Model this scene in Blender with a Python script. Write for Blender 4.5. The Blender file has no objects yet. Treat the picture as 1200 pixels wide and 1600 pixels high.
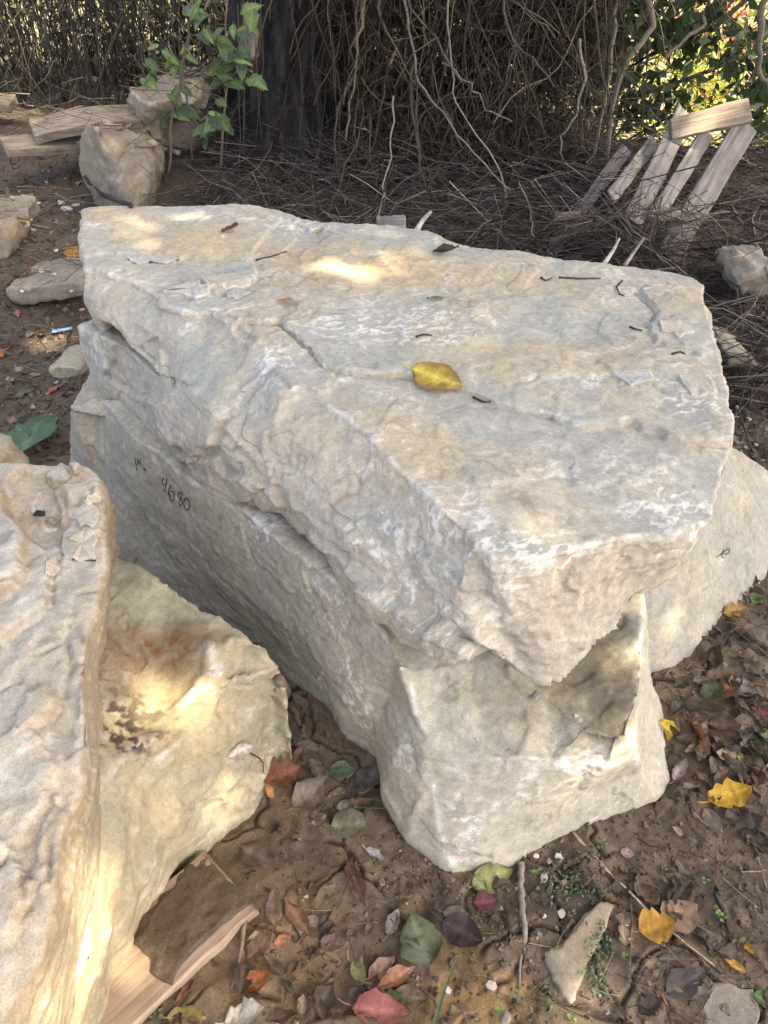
import bpy, bmesh, math, random
import numpy as np
from mathutils import Vector, Matrix
from mathutils.bvhtree import BVHTree

# ------------------------------------------------------------------ camera, world, sun, exposure
SC = bpy.context.scene
COL = SC.collection
CAM_H, PITCH, FPX = 1.45, math.radians(38), 1155.0
cam_d = bpy.data.cameras.new('camera'); cam = bpy.data.objects.new('camera', cam_d); COL.objects.link(cam)
cam.location = (0, 0, CAM_H); cam.rotation_euler = (math.pi/2 - PITCH, 0, 0)
cam_d.sensor_fit = 'VERTICAL'; cam_d.sensor_height = 36.0; cam_d.lens = 36.0*FPX/1600.0
cam_d.clip_start = 0.02; cam_d.clip_end = 2000
SC.camera = cam

SUN_EL, SUN_AZ = math.radians(55), math.radians(112)      # azimuth clockwise from +Y (north)
SUN_DIR = Vector((math.cos(SUN_EL)*math.sin(SUN_AZ), math.cos(SUN_EL)*math.cos(SUN_AZ), math.sin(SUN_EL)))
W = bpy.data.worlds.new('World'); SC.world = W; W.use_nodes = True
wn = W.node_tree; bg = wn.nodes['Background']
sky = wn.nodes.new('ShaderNodeTexSky'); sky.sky_type = 'NISHITA'; sky.sun_disc = False
sky.sun_elevation = SUN_EL; sky.sun_rotation = SUN_AZ
sky.air_density = 0.35; sky.dust_density = 2.5; sky.ozone_density = 0.0
wn.links.new(sky.outputs[0], bg.inputs['Color']); bg.inputs['Strength'].default_value = 0.15
sl = bpy.data.lights.new('sun', 'SUN'); sl.energy = 2.0; sl.angle = math.radians(0.53); sl.color = (1.0, 0.93, 0.80)
sun = bpy.data.objects.new('sun', sl); COL.objects.link(sun)
sun.rotation_euler = SUN_DIR.to_track_quat('Z', 'Y').to_euler(); sun.location = (6, -3, 8)
vs = SC.view_settings
vs.view_transform = 'Standard'; vs.look = 'None'; vs.gamma = 1.0; vs.use_curve_mapping = False
vs.exposure = 2.9
vs.use_white_balance = True; vs.white_balance_temperature = 7600; vs.white_balance_tint = 8.0
SC.cycles.max_bounces = 6; SC.cycles.diffuse_bounces = 4; SC.cycles.transparent_max_bounces = 8

rng = np.random.default_rng(7); random.seed(7)

# ------------------------------------------------------------------ helpers: placing
_F = np.array([0, math.cos(PITCH), -math.sin(PITCH)]); _U = np.array([0, math.sin(PITCH), math.cos(PITCH)])
_R = np.array([1., 0, 0]); _C = np.array([0, 0, CAM_H])
def ray(x, y): return _F + _R*(x-600)/FPX + _U*(800-y)/FPX
def P(x, y, z):                                   # measured photo point + its height -> place in the yard
    v = ray(x, y); return _C + v*((z-CAM_H)/v[2])
def PY(x, y, Y):
    v = ray(x, y); return _C + v*(Y/v[1])
def plane_pt(x, y, n, d):
    v = ray(x, y); return _C + v*((d - n@_C)/(n@v))
def PA(x, y, dz=0.0):                             # bedding plane of the big top slab
    n = np.array([.059, -.029, 1.0]); p = plane_pt(x, y, n, .705); p[2] += dz; return p
WN = np.array([-.733, -.680, 0.])
def PW(x, y, off): return plane_pt(x, y, WN, -.674+off)   # plane of the slab's long left wall

# ------------------------------------------------------------------ helpers: noise
def _grad(seed):
    r = np.random.default_rng(seed); perm = r.permutation(256).astype(np.int32); perm = np.concatenate([perm, perm, perm])
    g = r.normal(size=(256, 3)); g /= np.linalg.norm(g, axis=1)[:, None]; return perm, g.astype(np.float32)
_G = {}
def perlin(p, seed=0):
    if seed not in _G: _G[seed] = _grad(seed)
    perm, g = _G[seed]
    p = p.astype(np.float32); i = np.floor(p); f = p - i; i = i.astype(np.int32) & 255
    u = f*f*f*(f*(f*6-15)+10); fx, fy, fz = f[:, 0], f[:, 1], f[:, 2]; ux, uy, uz = u[:, 0], u[:, 1], u[:, 2]
    def cor(b, dz, x, y):
        h = perm[b+i[:, 2]+dz]; return g[h, 0]*x+g[h, 1]*y+g[h, 2]*(fz-dz)
    def yz(b, x, y):
        c0 = cor(b, 0, x, y); return c0+uz*(cor(b, 1, x, y)-c0)
    def xy(a, x):
        c0 = yz(perm[a+i[:, 1]], x, fy); return c0+uy*(yz(perm[a+i[:, 1]+1], x, fy-1)-c0)
    c0 = xy(perm[i[:, 0]], fx); return (c0+ux*(xy(perm[i[:, 0]+1], fx-1)-c0))*1.5
def fbm(p, freq, octv=4, seed=0, gain=.5, lac=2.03):
    s = np.zeros(len(p)); a = 1.0; q = p*freq
    for k in range(octv):
        s += a*perlin(q + 17.3*k, seed+k); a *= gain; q = q*lac
    return s
def sstep(a, b, x):
    t = np.clip((x-a)/(b-a), 0, 1); return t*t*(3-2*t)
def terrace(n, sharp=.12):
    f = np.floor(n); return f + sstep(.5-sharp, .5+sharp, n-f)

# ------------------------------------------------------------------ helpers: objects
def setp(o, label=None, cat=None, group=None, kind=None):
    for k, v in (('label', label), ('category', cat), ('group', group), ('kind', kind)):
        if v: o[k] = v
    return o
def link(name, me, mat=None, parent=None, loc=None):
    o = bpy.data.objects.new(name, me); COL.objects.link(o)
    if mat is not None: me.materials.append(mat)
    if parent is not None: o.parent = parent
    if loc is not None: o.location = loc
    return o
def empty(name, loc, label, cat, group=None, rz=0):
    o = bpy.data.objects.new(name, None); COL.objects.link(o); o.location = loc; o.rotation_euler = (0, 0, rz); o.empty_display_size = .1
    return setp(o, label, cat, group)
def mesh_np(name, V, Fq, smooth=True):
    me = bpy.data.meshes.new(name); V = np.asarray(V, dtype=np.float32); Fq = np.asarray(Fq, dtype=np.int32)
    k = Fq.shape[1]
    me.vertices.add(len(V)); me.vertices.foreach_set('co', V.ravel())
    me.loops.add(Fq.size); me.loops.foreach_set('vertex_index', Fq.ravel())
    me.polygons.add(len(Fq)); me.polygons.foreach_set('loop_start', np.arange(0, Fq.size, k, dtype=np.int32))
    me.update(calc_edges=True); me.validate()
    if smooth: me.polygons.foreach_set('use_smooth', np.ones(len(Fq), dtype=bool))
    return me
def attr(me, name, vals, typ='FLOAT'):
    a = me.attributes.new(name, typ, 'POINT')
    if typ == 'FLOAT': a.data.foreach_set('value', np.asarray(vals, dtype=np.float32))
    else: a.data.foreach_set('color', np.asarray(vals, dtype=np.float32).ravel())
class MB:                                          # collects tris/quads into ONE mesh
    def __init__(s): s.v = []; s.f = []; s.c = []
    def add(s, verts, faces, col=None):
        b = len(s.v); s.v += [tuple(v) for v in verts]; s.f += [tuple(b+i for i in f) for f in faces]
        if col is not None: s.c += [col]*len(verts)
    def build(s, name, smooth=False, origin=None):
        me = bpy.data.meshes.new(name); v = s.v
        if origin is not None: v = [(a-origin[0], b-origin[1], c-origin[2]) for a, b, c in v]
        me.from_pydata(v, [], s.f); me.update()
        if smooth: me.polygons.foreach_set('use_smooth', np.ones(len(me.polygons), dtype=bool))
        if s.c and len(s.c) == len(v): attr(me, 'tint', [(c[0], c[1], c[2], 1) for c in s.c], 'FLOAT_COLOR')
        return me

# ------------------------------------------------------------------ helpers: materials
class NT:
    def __init__(s, name):
        s.m = bpy.data.materials.new(name); s.m.use_nodes = True; s.t = s.m.node_tree; s.t.nodes.clear()
        s.out = s.n('ShaderNodeOutputMaterial'); s.bsdf = s.n('ShaderNodeBsdfPrincipled')
        s.l(s.bsdf.outputs[0], s.out.inputs[0]); s.bsdf.inputs['Specular IOR Level'].default_value = .25
    def n(s, typ, **kw):
        o = s.t.nodes.new(typ)
        for k, v in kw.items(): setattr(o, k, v)
        return o
    def l(s, a, b): s.t.links.new(a, b)
    def coord(s, kind='Object'): return s.n('ShaderNodeTexCoord').outputs[kind]
    def scale(s, v, sc, rot=(0, 0, 0)):
        m = s.n('ShaderNodeMapping'); m.inputs['Scale'].default_value = sc if hasattr(sc, '__len__') else (sc,)*3
        m.inputs['Rotation'].default_value = rot; s.l(v, m.inputs[0]); return m.outputs[0]
    def noise(s, v, scale, detail=4, rough=.55, dist=0.0):
        o = s.n('ShaderNodeTexNoise'); o.inputs['Scale'].default_value = scale; o.inputs['Detail'].default_value = detail
        o.inputs['Roughness'].default_value = rough; o.inputs['Distortion'].default_value = dist; s.l(v, o.inputs['Vector']); return o.outputs[0]
    def vor(s, v, scale, feature='F1'):
        o = s.n('ShaderNodeTexVoronoi', feature=feature); o.inputs['Scale'].default_value = scale; s.l(v, o.inputs['Vector']); return o.outputs[0]
    def ramp(s, v, a, b, lo=0.0, hi=1.0):
        o = s.n('ShaderNodeMapRange', interpolation_type='SMOOTHSTEP'); s.l(v, o.inputs[0])
        for i, x in enumerate((a, b, lo, hi)): o.inputs[i+1].default_value = x
        return o.outputs[0]
    def math(s, op, a, b=None, clamp=False):
        o = s.n('ShaderNodeMath', operation=op); o.use_clamp = clamp
        for i, x in enumerate((a, b)):
            if x is None: continue
            if isinstance(x, (int, float)): o.inputs[i].default_value = x
            else: s.l(x, o.inputs[i])
        return o.outputs[0]
    def mix(s, f, a, b, mode='MIX'):
        o = s.n('ShaderNodeMix', data_type='RGBA', blend_type=mode)
        for i, x in ((0, f), (6, a), (7, b)):
            if isinstance(x, (int, float)): o.inputs[i].default_value = x
            elif isinstance(x, tuple): o.inputs[i].default_value = (*x, 1) if len(x) == 3 else x
            else: s.l(x, o.inputs[i])
        return o.outputs[2]
    def attr(s, name, out='Fac'): return s.n('ShaderNodeAttribute', attribute_name=name).outputs[out]
    def bump(s, h, strength=.5, dist=.002, prev=None):
        o = s.n('ShaderNodeBump'); o.inputs['Strength'].default_value = strength; o.inputs['Distance'].default_value = dist
        s.l(h, o.inputs['Height'])
        if prev is not None: s.l(prev, o.inputs['Normal'])
        return o.outputs[0]
    def fin(s, col=None, rough=.85, normal=None, spec=None):
        if col is not None:
            if isinstance(col, tuple): s.bsdf.inputs['Base Color'].default_value = (*col, 1)
            else: s.l(col, s.bsdf.inputs['Base Color'])
        if isinstance(rough, (int, float)): s.bsdf.inputs['Roughness'].default_value = rough
        else: s.l(rough, s.bsdf.inputs['Roughness'])
        if normal is not None: s.l(normal, s.bsdf.inputs['Normal'])
        if spec is not None: s.bsdf.inputs['Specular IOR Level'].default_value = spec
        return s.m

STONE = {}
def stone_mat(name, grey=(.36, .36, .33), tan=(.40, .35, .27), ochre=(.50, .33, .15), chalk=(.68, .66, .62), rough_tan=(.43, .36, .29), scuff=1.0):
    STONE[name] = dict(grey=grey, tan=tan, ochre=ochre, chalk=chalk, rough=rough_tan, scuff=scuff)
    t = NT(name); v = t.coord('Object'); col = t.attr('tint', 'Color')
    g = t.noise(v, 380, 3, .8); g2 = t.noise(v, 75, 4, .75)
    col = t.mix(.6, col, t.mix(t.ramp(g, .28, .72), (.66, .65, .64), (1.28, 1.28, 1.27)), 'MULTIPLY')
    col = t.mix(.6, col, t.mix(t.ramp(g2, .28, .72), (.74, .735, .72), (1.22, 1.22, 1.22)), 'MULTIPLY')
    col = t.mix(t.math('MULTIPLY', t.attr('edge'), t.ramp(g2, .36, .6, .25, .95)), col, chalk)
    b = t.bump(g2, .4, .0018); b = t.bump(g, .65, .0014, b)
    return t.fin(col, .9, b, .18)

# ------------------------------------------------------------------ rocks
def loft(rings):
    bm = bmesh.new(); R_ = [[bm.verts.new(Vector(p)) for p in r] for r in rings]; n = len(R_[0])
    for a, b in zip(R_, R_[1:]):
        for i in range(n):
            j = (i+1) % n
            q = [a[i], a[j], b[j], b[i]]
            bm.faces.new(q)
    bm.faces.new(list(reversed(R_[0]))); bm.faces.new(R_[-1])
    bmesh.ops.triangulate(bm, faces=bm.faces[:])
    bmesh.ops.recalc_face_normals(bm, faces=bm.faces[:]); return bm
def slab(poly, down, up=0.0):                         # closed flake from an outline (list of points) and a thickness
    top = [np.array(p)+[0, 0, up] for p in poly]; bot = [np.array(p)-[0, 0, down] for p in poly]
    return loft([top, bot])
def patch(rows, zlow):                              # closed body under a grid of surface points
    nr, nc = len(rows), len(rows[0]); bm = bmesh.new()
    g = [[bm.verts.new(Vector(p)) for p in r] for r in rows]
    lo = [[bm.verts.new(Vector((p[0], p[1], zlow))) for p in r] for r in rows]
    for i in range(nr-1):
        for j in range(nc-1):
            bm.faces.new([g[i][j], g[i][j+1], g[i+1][j+1], g[i+1][j]])
            bm.faces.new([lo[i][j], lo[i+1][j], lo[i+1][j+1], lo[i][j+1]])
    for i in range(nr-1):
        bm.faces.new([g[i][0], g[i+1][0], lo[i+1][0], lo[i][0]]); bm.faces.new([g[i][-1], lo[i][-1], lo[i+1][-1], g[i+1][-1]])
    for j in range(nc-1):
        bm.faces.new([g[0][j], lo[0][j], lo[0][j+1], g[0][j+1]]); bm.faces.new([g[-1][j], g[-1][j+1], lo[-1][j+1], lo[-1][j]])
    bmesh.ops.triangulate(bm, faces=bm.faces[:]); bmesh.ops.recalc_face_normals(bm, faces=bm.faces[:]); return bm
def normals(V, Q):
    a, b, c, d = (V[Q[:, k]] for k in range(4)); fn = np.cross(c-a, d-b); N = np.zeros_like(V)
    for k in range(4):
        for ax in range(3): N[:, ax] += np.bincount(Q[:, k], fn[:, ax], len(V))
    return N/np.maximum(np.linalg.norm(N, axis=1), 1e-12)[:, None]
def remeshed(blocks, voxel):
    me = bpy.data.meshes.new('raw'); bm = bmesh.new()
    for b in blocks:
        tmp = bpy.data.meshes.new('t'); b.to_mesh(tmp); bm.from_mesh(tmp); b.free(); bpy.data.meshes.remove(tmp)
    bm.to_mesh(me); bm.free()
    o = bpy.data.objects.new('raw', me); COL.objects.link(o)
    m = o.modifiers.new('r', 'REMESH'); m.mode = 'VOXEL'; m.voxel_size = voxel; m.adaptivity = 0
    dg = bpy.context.evaluated_depsgraph_get(); e = o.evaluated_get(dg); em = e.to_mesh()
    V = np.empty(len(em.vertices)*3, dtype=np.float32); em.vertices.foreach_get('co', V)
    Q = np.empty(len(em.loops), dtype=np.int32); em.loops.foreach_get('vertex_index', Q)
    e.to_mesh_clear(); bpy.data.objects.remove(o); bpy.data.meshes.remove(me)
    return V.reshape(-1, 3).astype(np.float64), Q.reshape(-1, 4)
def smooth_s(s, Q, n, k):
    i = np.concatenate([Q[:, 0], Q[:, 1], Q[:, 2], Q[:, 3]]); j = np.concatenate([Q[:, 1], Q[:, 2], Q[:, 3], Q[:, 0]])
    cnt = np.maximum(np.bincount(i, minlength=n), 1)
    for _ in range(k): s = .5*s + .5*np.bincount(i, s[j], n)/cnt
    return s
def polydist(p, line, lim):
    out = np.full(len(p), 1e3); ln = np.array([np.array(q) for q in line]); ms = np.where(((p > ln.min(0)-lim) & (p < ln.max(0)+lim)).all(1))[0]; p = p[ms]; best = np.full(len(p), 1e3)
    for a, b in zip(line, line[1:]):
        a = np.array(a); b = np.array(b); ab = b-a; t = np.clip(((p-a)@ab)/max(ab@ab, 1e-9), 0, 1)
        best = np.minimum(best, np.linalg.norm(p-(a+t[:, None]*ab), axis=1))
    out[ms] = best; return out
ROCKS = {}
def jag(px, amp=5, n=4, closed=True):               # chipped, broken outline
    out = []; m = len(px)
    for k in range(m if closed else m-1):
        a = np.array(px[k], float); b = np.array(px[(k+1) % m], float); nv = np.array([-(b-a)[1], (b-a)[0]]); L_ = np.linalg.norm(nv)+1e-9; nv /= L_
        for j in range(n): out.append(tuple(a+(b-a)*(j+(rng.uniform(-.3, .3) if j else 0))/n+nv*(rng.normal()*min(amp, L_*.12) if j else 0)))
    return out
def flake_polys(n, fn, xr, yr, size, hr, tol, seed):
    r = np.random.default_rng(seed); out = []
    for k in range(n):
        cx, cy, s_ = r.uniform(*xr), r.uniform(*yr), r.uniform(*size); m = r.integers(5, 9); a = np.sort(r.uniform(0, 6.28, m)); q = [(cx+math.cos(t)*s_*r.uniform(.6, 1.3)*1.3, cy+math.sin(t)*s_*r.uniform(.5, 1.1)*.8) for t in a]
        out.append(([fn(*p) for p in jag(q, 5, 3)], r.uniform(*hr), tol))
    return out
def lerp(a, b, f): return a + (np.asarray(b)-a)*f[:, None]
def rock(name, blocks, voxel, mat, label, cat='boulder', bed=(0, 0, 1), seed=1, warp=(.010, .003), terr=(.0040, 4.0, 2.5), rough=.0010, stri=.0013,
         stains=(), rusts=(), chalks=(), darks=(), cracks=(), veins=(), roughs=(), smooth0=2, group=None, edge_gain=1.0, streak=(.5, 9, 26), chip=.0045, plates=(), strata=.0, dirt_shade=(), facet=(.075, .07), marks=(), trim=.9):
    V, Q = remeshed(blocks, voxel); bed = np.array(bed, float); bed /= np.linalg.norm(bed); n = len(V); sd = seed*100
    for ax in range(3): V[:, ax] = smooth_s(V[:, ax], Q, n, smooth0)
    N = normals(V, Q); S = V.copy()
    W4 = np.stack([fbm(S, 4.5, 3, sd+k) for k in range(3)], 1); W15 = np.stack([fbm(S, 15, 2, sd+30+k) for k in range(3)], 1)
    V += warp[0]*W4 + warp[1]*W15
    bd = np.abs(smooth_s(N@bed, Q, n, 6)); onbed = sstep(.55, .85, bd); h = S@bed
    T = fbm(S, terr[1], 4, sd+50, .5)
    st = terrace(T*terr[2]+3*h, .05)*terr[0]
    T2 = fbm(S, terr[1]*3.3, 3, sd+60, .55); st2 = terrace(T2*1.6, .08)*terr[0]*.4
    V += N*(onbed*(st+st2+.004*W4[:, 0]))[:, None]
    B3 = S - h[:, None]*bed
    ribs = perlin(np.stack([B3[:, 0]*4, B3[:, 1]*4, h*48+B3[:, 2]*4], 1)+seed, sd+70) + .5*perlin(np.stack([B3[:, 0]*12, B3[:, 1]*12, h*120], 1), sd+71)
    fine = fbm(S, 42, 3, sd+90, .65)
    if strata:
        lay = h/.030+.9*fbm(B3, 2.2, 2, sd+75)+.12*W15[:, 2]; li = np.floor(lay).astype(int); hs = np.random.default_rng(seed).uniform(-1, 1, 512); fr = sstep(.0, .12, lay-li)
        V += N*((1-onbed)*strata*(hs[(li-1) % 512]*(1-fr)+hs[li % 512]*fr))[:, None]
    for poly, hgt, tol in plates:
        poly = np.asarray(poly); c0 = poly.mean(0); pn = np.cross(poly-c0, np.roll(poly, -1, 0)-c0).sum(0); pn /= np.linalg.norm(pn); pn = pn if pn@(_C-c0) > 0 else -pn
        e1 = poly[0]-c0; e1 -= pn*(e1@pn); e1 /= np.linalg.norm(e1); e2 = np.cross(pn, e1); D_ = S+.0012*W15-c0
        cand = np.where((np.abs(D_@pn) < tol) & (N@pn > .5) & (np.abs(D_@e1) < 2) & (np.abs(D_@e2) < 2))[0]
        if not len(cand): continue
        px_, py_ = (D_@e1)[cand], (D_@e2)[cand]; qx, qy = (poly-c0)@e1, (poly-c0)@e2; ins = np.zeros(len(cand), bool); k2 = len(qx)-1
        for k in range(len(qx)):
            cond = ((qy[k] > py_) != (qy[k2] > py_)) & (px_ < (qx[k2]-qx[k])*(py_-qy[k])/(qy[k2]-qy[k]+1e-12)+qx[k]); ins ^= cond; k2 = k
        V[cand[ins]] += pn*hgt
    ch = terrace(fbm(S*[1, 1, 1.0], 5.5, 3, sd+95, .5)*2.4 + .5*ribs, .06)
    rr = np.ones(n)
    for c, r, k in roughs: rr = np.maximum(rr, k*sstep(1.2, .6, np.linalg.norm((S-np.array(c))/np.array(r), axis=1)))
    V += N*((1-onbed)*(stri*ribs + rough*rr*(fine + .8*(rr-1)*.5*W15[:, 1]) + chip*ch))[:, None]
    V += N*(fine*.00035)[:, None]
    if facet[1]:
        rs = np.random.default_rng(seed+77); lo_, hi_ = S.min(0), S.max(0); vol = np.prod(hi_-lo_+.05)
        for cell, tilt in ((facet[0], facet[1]), (facet[0]*.5, facet[1]*.4)):
            m = int(min(240, max(30, 5.0*np.prod(np.sort(hi_-lo_)[1:])/cell**2))); sd_i = rs.choice(n, m, replace=False); sp_ = S[sd_i]
            dr = rs.normal(size=(m, 3)); dr /= np.linalg.norm(dr, axis=1)[:, None]; SWf = (S+.012*W15*cell/.075).astype(np.float32); ci = np.empty(n, int)
            for k in range(0, n, 60000): ci[k:k+60000] = np.argmin((sp_**2).sum(1)[None].astype(np.float32)-2*SWf[k:k+60000]@sp_.T.astype(np.float32), 1)
            fd = np.clip(np.einsum('ij,ij->i', S-sp_[ci], dr[ci])*tilt, -.008, .008); V += N*((1-.8*onbed)*fd)[:, None]
    if cracks:
        SW = S + .005*W15[:, [1, 2, 0]]
        for line, wd, dp in cracks: V -= N*(dp*np.exp(-(polydist(SW, line, 4*wd)/wd)**2))[:, None]
    V = V*.65+.35*np.stack([smooth_s(V[:, k], Q, n, 1) for k in range(3)], 1)
    N2 = normals(V, Q)
    VS = np.stack([smooth_s(V[:, k], Q, n, 3) for k in range(3)], 1)
    sp_w = np.clip((np.linalg.norm(V-VS, axis=1)/voxel-trim)*2.5, 0, 1)[:, None]; V = V*(1-sp_w)+VS*sp_w; N2 = normals(V, Q)   # knock off spiky crumbs
    L = smooth_s(np.einsum('ij,ij->i', V-VS, N2), Q, n, 1)
    edge = np.clip((L/voxel-.12)*1.5*edge_gain, 0, .8)*sstep(-.4, .5, T2+.6*fine)
    nz = .5*W4[:, 1]+.45*T2+.3*fine; K = STONE[mat.name]
    def spots(lst):
        s = np.zeros(n)
        for c, r, k in lst:
            r = np.array(r if hasattr(r, '__len__') else (r, r, r)); dd = np.linalg.norm((V-np.array(c))/r, axis=1)+.6*nz
            s = np.maximum(s, k*sstep(1.15, .5, dd))
        return s
    onb2 = sstep(.5, .8, np.abs(smooth_s(N2@bed, Q, n, 3)))
    mott = sstep(-.5, .6, fine+.6*T2)
    col = lerp(np.tile(np.array(K['grey']), (n, 1)), K['tan'], sstep(-.35, .45, W4[:, 2]+.35*T2))
    col = lerp(col, K['rough'], .75*(1-onb2))
    col = lerp(col, K['ochre'], spots(stains)*(.45+.55*mott)*.8)
    col = lerp(col, (.215, .13, .075), spots(rusts)*(.5+.5*mott)*.85)
    ca, sa = math.cos(streak[0]), math.sin(streak[0])
    q = np.stack([(S[:, 0]*ca+S[:, 1]*sa)*streak[1], (-S[:, 0]*sa+S[:, 1]*ca)*streak[2], S[:, 2]*16], 1)+.5*W15
    wisp = sstep(.80, .97, 1-np.abs(fbm(q, 1.0, 3, sd+40, .6)))
    patchy = sstep(.0, .55, W4[:, 0]+.5*T2)
    pale = np.maximum(wisp*patchy*.6*K['scuff'], spots(chalks)*sstep(-.25, .45, .8*fine+1.3*(wisp-.45)))
    SW = S + .006*W15
    if marks:                                       # pale scratches and bruised ridges, from measured points put onto the surface
        def onsurf(x, y):
            v = ray(x, y); w = V-_C; t_ = w@v/(v@v); d_ = np.linalg.norm(w-t_[:, None]*v, axis=1); c_ = np.where(d_ < max(.008, d_.min()+.003))[0]; return V[c_[np.argmin(t_[c_])]]
        veins = list(veins)+[([onsurf(*q) for q in ln], wd) for ln, wd in marks]; SW = V+.006*W15
    for line, wd in veins: pale = np.maximum(pale, np.exp(-(polydist(SW, line, 4*wd)/(.75*wd))**2)*(.08+.72*sstep(-.3, .45, fine+T2)))
    col = lerp(col, K['chalk'], np.clip(pale, 0, .92))
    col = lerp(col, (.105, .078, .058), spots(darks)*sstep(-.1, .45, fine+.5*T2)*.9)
    col = lerp(col, (.215, .18, .125), spots(dirt_shade)*.8)  # dusty tan that also carries painted shade
    hair = sstep(.90, .985, 1-np.abs(fbm(S+.02*W15, 9, 2, sd+45, .5))*1.6)*sstep(.05, .5, W4[:, 2]+.4*T)
    col = lerp(col, (.18, .15, .11), hair*.4)
    col *= .93*(1+.08*fine+.08*T2)[:, None]
    org = np.array([V[:, 0].mean(), V[:, 1].mean(), V[:, 2].min()])
    me = mesh_np(name, V-org, Q)
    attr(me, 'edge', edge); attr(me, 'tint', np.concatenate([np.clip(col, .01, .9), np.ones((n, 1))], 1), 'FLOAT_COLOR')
    o = link(name, me, mat, None, org); setp(o, label, cat, group)
    ROCKS[o.name] = o
    return o
M = {}
M['stone_top'] = stone_mat('blue_grey_sandstone', (.415, .405, .335), (.47, .42, .315), (.60, .42, .20), chalk=(.73, .70, .62), rough_tan=(.46, .405, .32), scuff=.9)
M['stone_low'] = stone_mat('sage_sandstone', (.40, .385, .31), (.45, .41, .31), (.50, .38, .21), rough_tan=(.42, .39, .31), scuff=.35)
M['stone_tan'] = stone_mat('tan_sandstone', (.36, .34, .25), (.42, .37, .25), (.50, .37, .19), rough_tan=(.38, .34, .23), scuff=.5)
M['stone_flaky'] = stone_mat('flaky_grey_sandstone', (.46, .425, .345), (.49, .425, .315), (.50, .37, .20), rough_tan=(.30, .235, .145), scuff=.5)
M['stone_right'] = stone_mat('grey_sandstone', (.345, .335, .28), (.385, .355, .28), (.46, .36, .21), rough_tan=(.36, .335, .27), scuff=.2)
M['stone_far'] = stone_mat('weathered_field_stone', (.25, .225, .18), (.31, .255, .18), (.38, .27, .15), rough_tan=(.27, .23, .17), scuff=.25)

# --- the big top slab
STEP = .016
back = [(130,330),(200,327),(285,325),(360,326),(430,330),(470,342),(500,347),(560,350),(620,355),(670,363),(700,378),(735,388),(790,396),(850,402),(930,412),(1000,420),(1060,428),(1088,433)]
right = [(1097,447),(1098,475),(1110,495),(1120,530),(1128,560),(1127,590),(1135,620),(1143,650),(1142,690),(1135,730),(1132,765),(1120,790)]
front = [(1085,812),(1050,830),(1000,832),(960,836),(920,848),(880,857),(820,868),(762,872)]
left_t = [(735,848),(700,805),(660,765),(620,720),(580,680),(555,660),(530,640),(505,625),(475,615),(442,610),(428,590),(418,565),(405,540),(385,532),(365,520),(345,500),(330,487),(310,487),(290,486),(268,476),(255,470),(235,452),(210,440),(180,430),(150,422),(130,420),(124,385)]
left_b = [(790,1035),(740,1012),(690,965),(650,940),(610,890),(575,860),(540,820),(510,790),(480,765),(445,740),(415,720),(395,690),(370,655),(355,635),(342,625),(318,615),(300,607),(285,600),(268,594),(250,590),(235,575),(215,553),(200,538),(182,515),(160,500),(141,495)]
top = [PA(*q) for q in back+right[:9]] + [PA(*q, -STEP) for q in right[9:]+front+left_t[:15]] + [PA(*q) for q in left_t[15:]]
top = [np.array(p) for p in top]
low = [p if k in range(27, 51) else p-[0, 0, STEP] for k, p in enumerate(top)]
nb, nr, nf = len(back), len(right), len(front)
bot = []
cen = np.array([0.1, 1.45, 0])
for k, p in enumerate(top[:nb+nr]):
    d_ = (cen-p)*[1, 1, 0]; d_ /= np.linalg.norm(d_); bot.append(np.array([p[0], p[1], .50]) + d_*(.05 if k < nb else .03))
fb = [(1085,850,.64),(1057,870,.62),(1038,902,.57),(1000,930,.53),(965,985,.475),(912,1022,.45),(885,1055,.42),(850,1073,.40)]
bot += [P(*q) for q in fb]
bot += [P(825, 1055, .425)] + [PW(*q, .015) for q in left_b[1:]] + [top[-1]*[1, 1, 0] + [0, 0, .50]]
mid = [a*.5+b*.5 for a, b in zip(low, bot)]
for k in range(nb+nr+nf, nb+nr+nf+26):                # slight belly on the long left wall
    mid[k] = mid[k] + WN*.012
low2 = [p-[0, 0, .03]-WN*(-.004 if nb+nr+nf <= k else 0) for k, p in enumerate(low)]
A_blocks = [loft([low, mid, bot])]
upper = [PA(*q) for q in back+right[:9]] + [PA(*q) for q in [(1060,686),(1010,666),(985,653),(940,658),(900,655),(860,640),(780,624),(700,595),(640,584),(560,582),(515,574),(490,554),(468,530),(441,506),(436,490),(425,474),(395,470),(345,468),(300,478)]] + [PA(*q) for q in left_t[19:]]
low_line = jag([(1142,698),(1060,686),(1010,666),(985,653),(940,658),(900,655),(860,640),(780,624),(700,595),(640,584),(560,582),(515,574),(490,554),(468,530),(441,506),(420,508),(395,505),(372,508),(352,504)], 2.5, 3, False)
wide = [(90,300),(700,300),(1160,390),(1180,690)]
A_pl = []
A_blocks.append(slab([PA(*q) for q in back+right[:9]+low_line[1:-1]+left_t[15:]], STEP+.03))
A_pl.append(([PA(*q) for q in jag([(1000,456),(1050,450),(1088,465),(1102,500),(1118,555),(1095,566),(1040,545),(1021,530),(1005,512),(1026,492),(1012,478)], 4, 3)], .009, .05))
A_pl.append(([PA(*q) for q in jag([(255,457),(285,446),(312,440),(330,452),(327,462),(300,464)], 4, 3)], .009, .05))
A_pl.append(([PA(*q) for q in jag([(312,437),(350,433),(395,436),(392,448),(352,456),(322,452)], 4, 3)], .011, .05))
A_pl.append(([PA(*q) for q in jag([(930,570),(990,560),(1060,575),(1110,600),(1120,625),(1060,622),(980,600)], 4, 3)], .006, .05))
A_pl.append(([PA(*q) for q in jag([(100,300),(420,300),(470,345),(440,395),(330,405),(200,400),(100,410)], 5, 4)], .006, .05))
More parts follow.
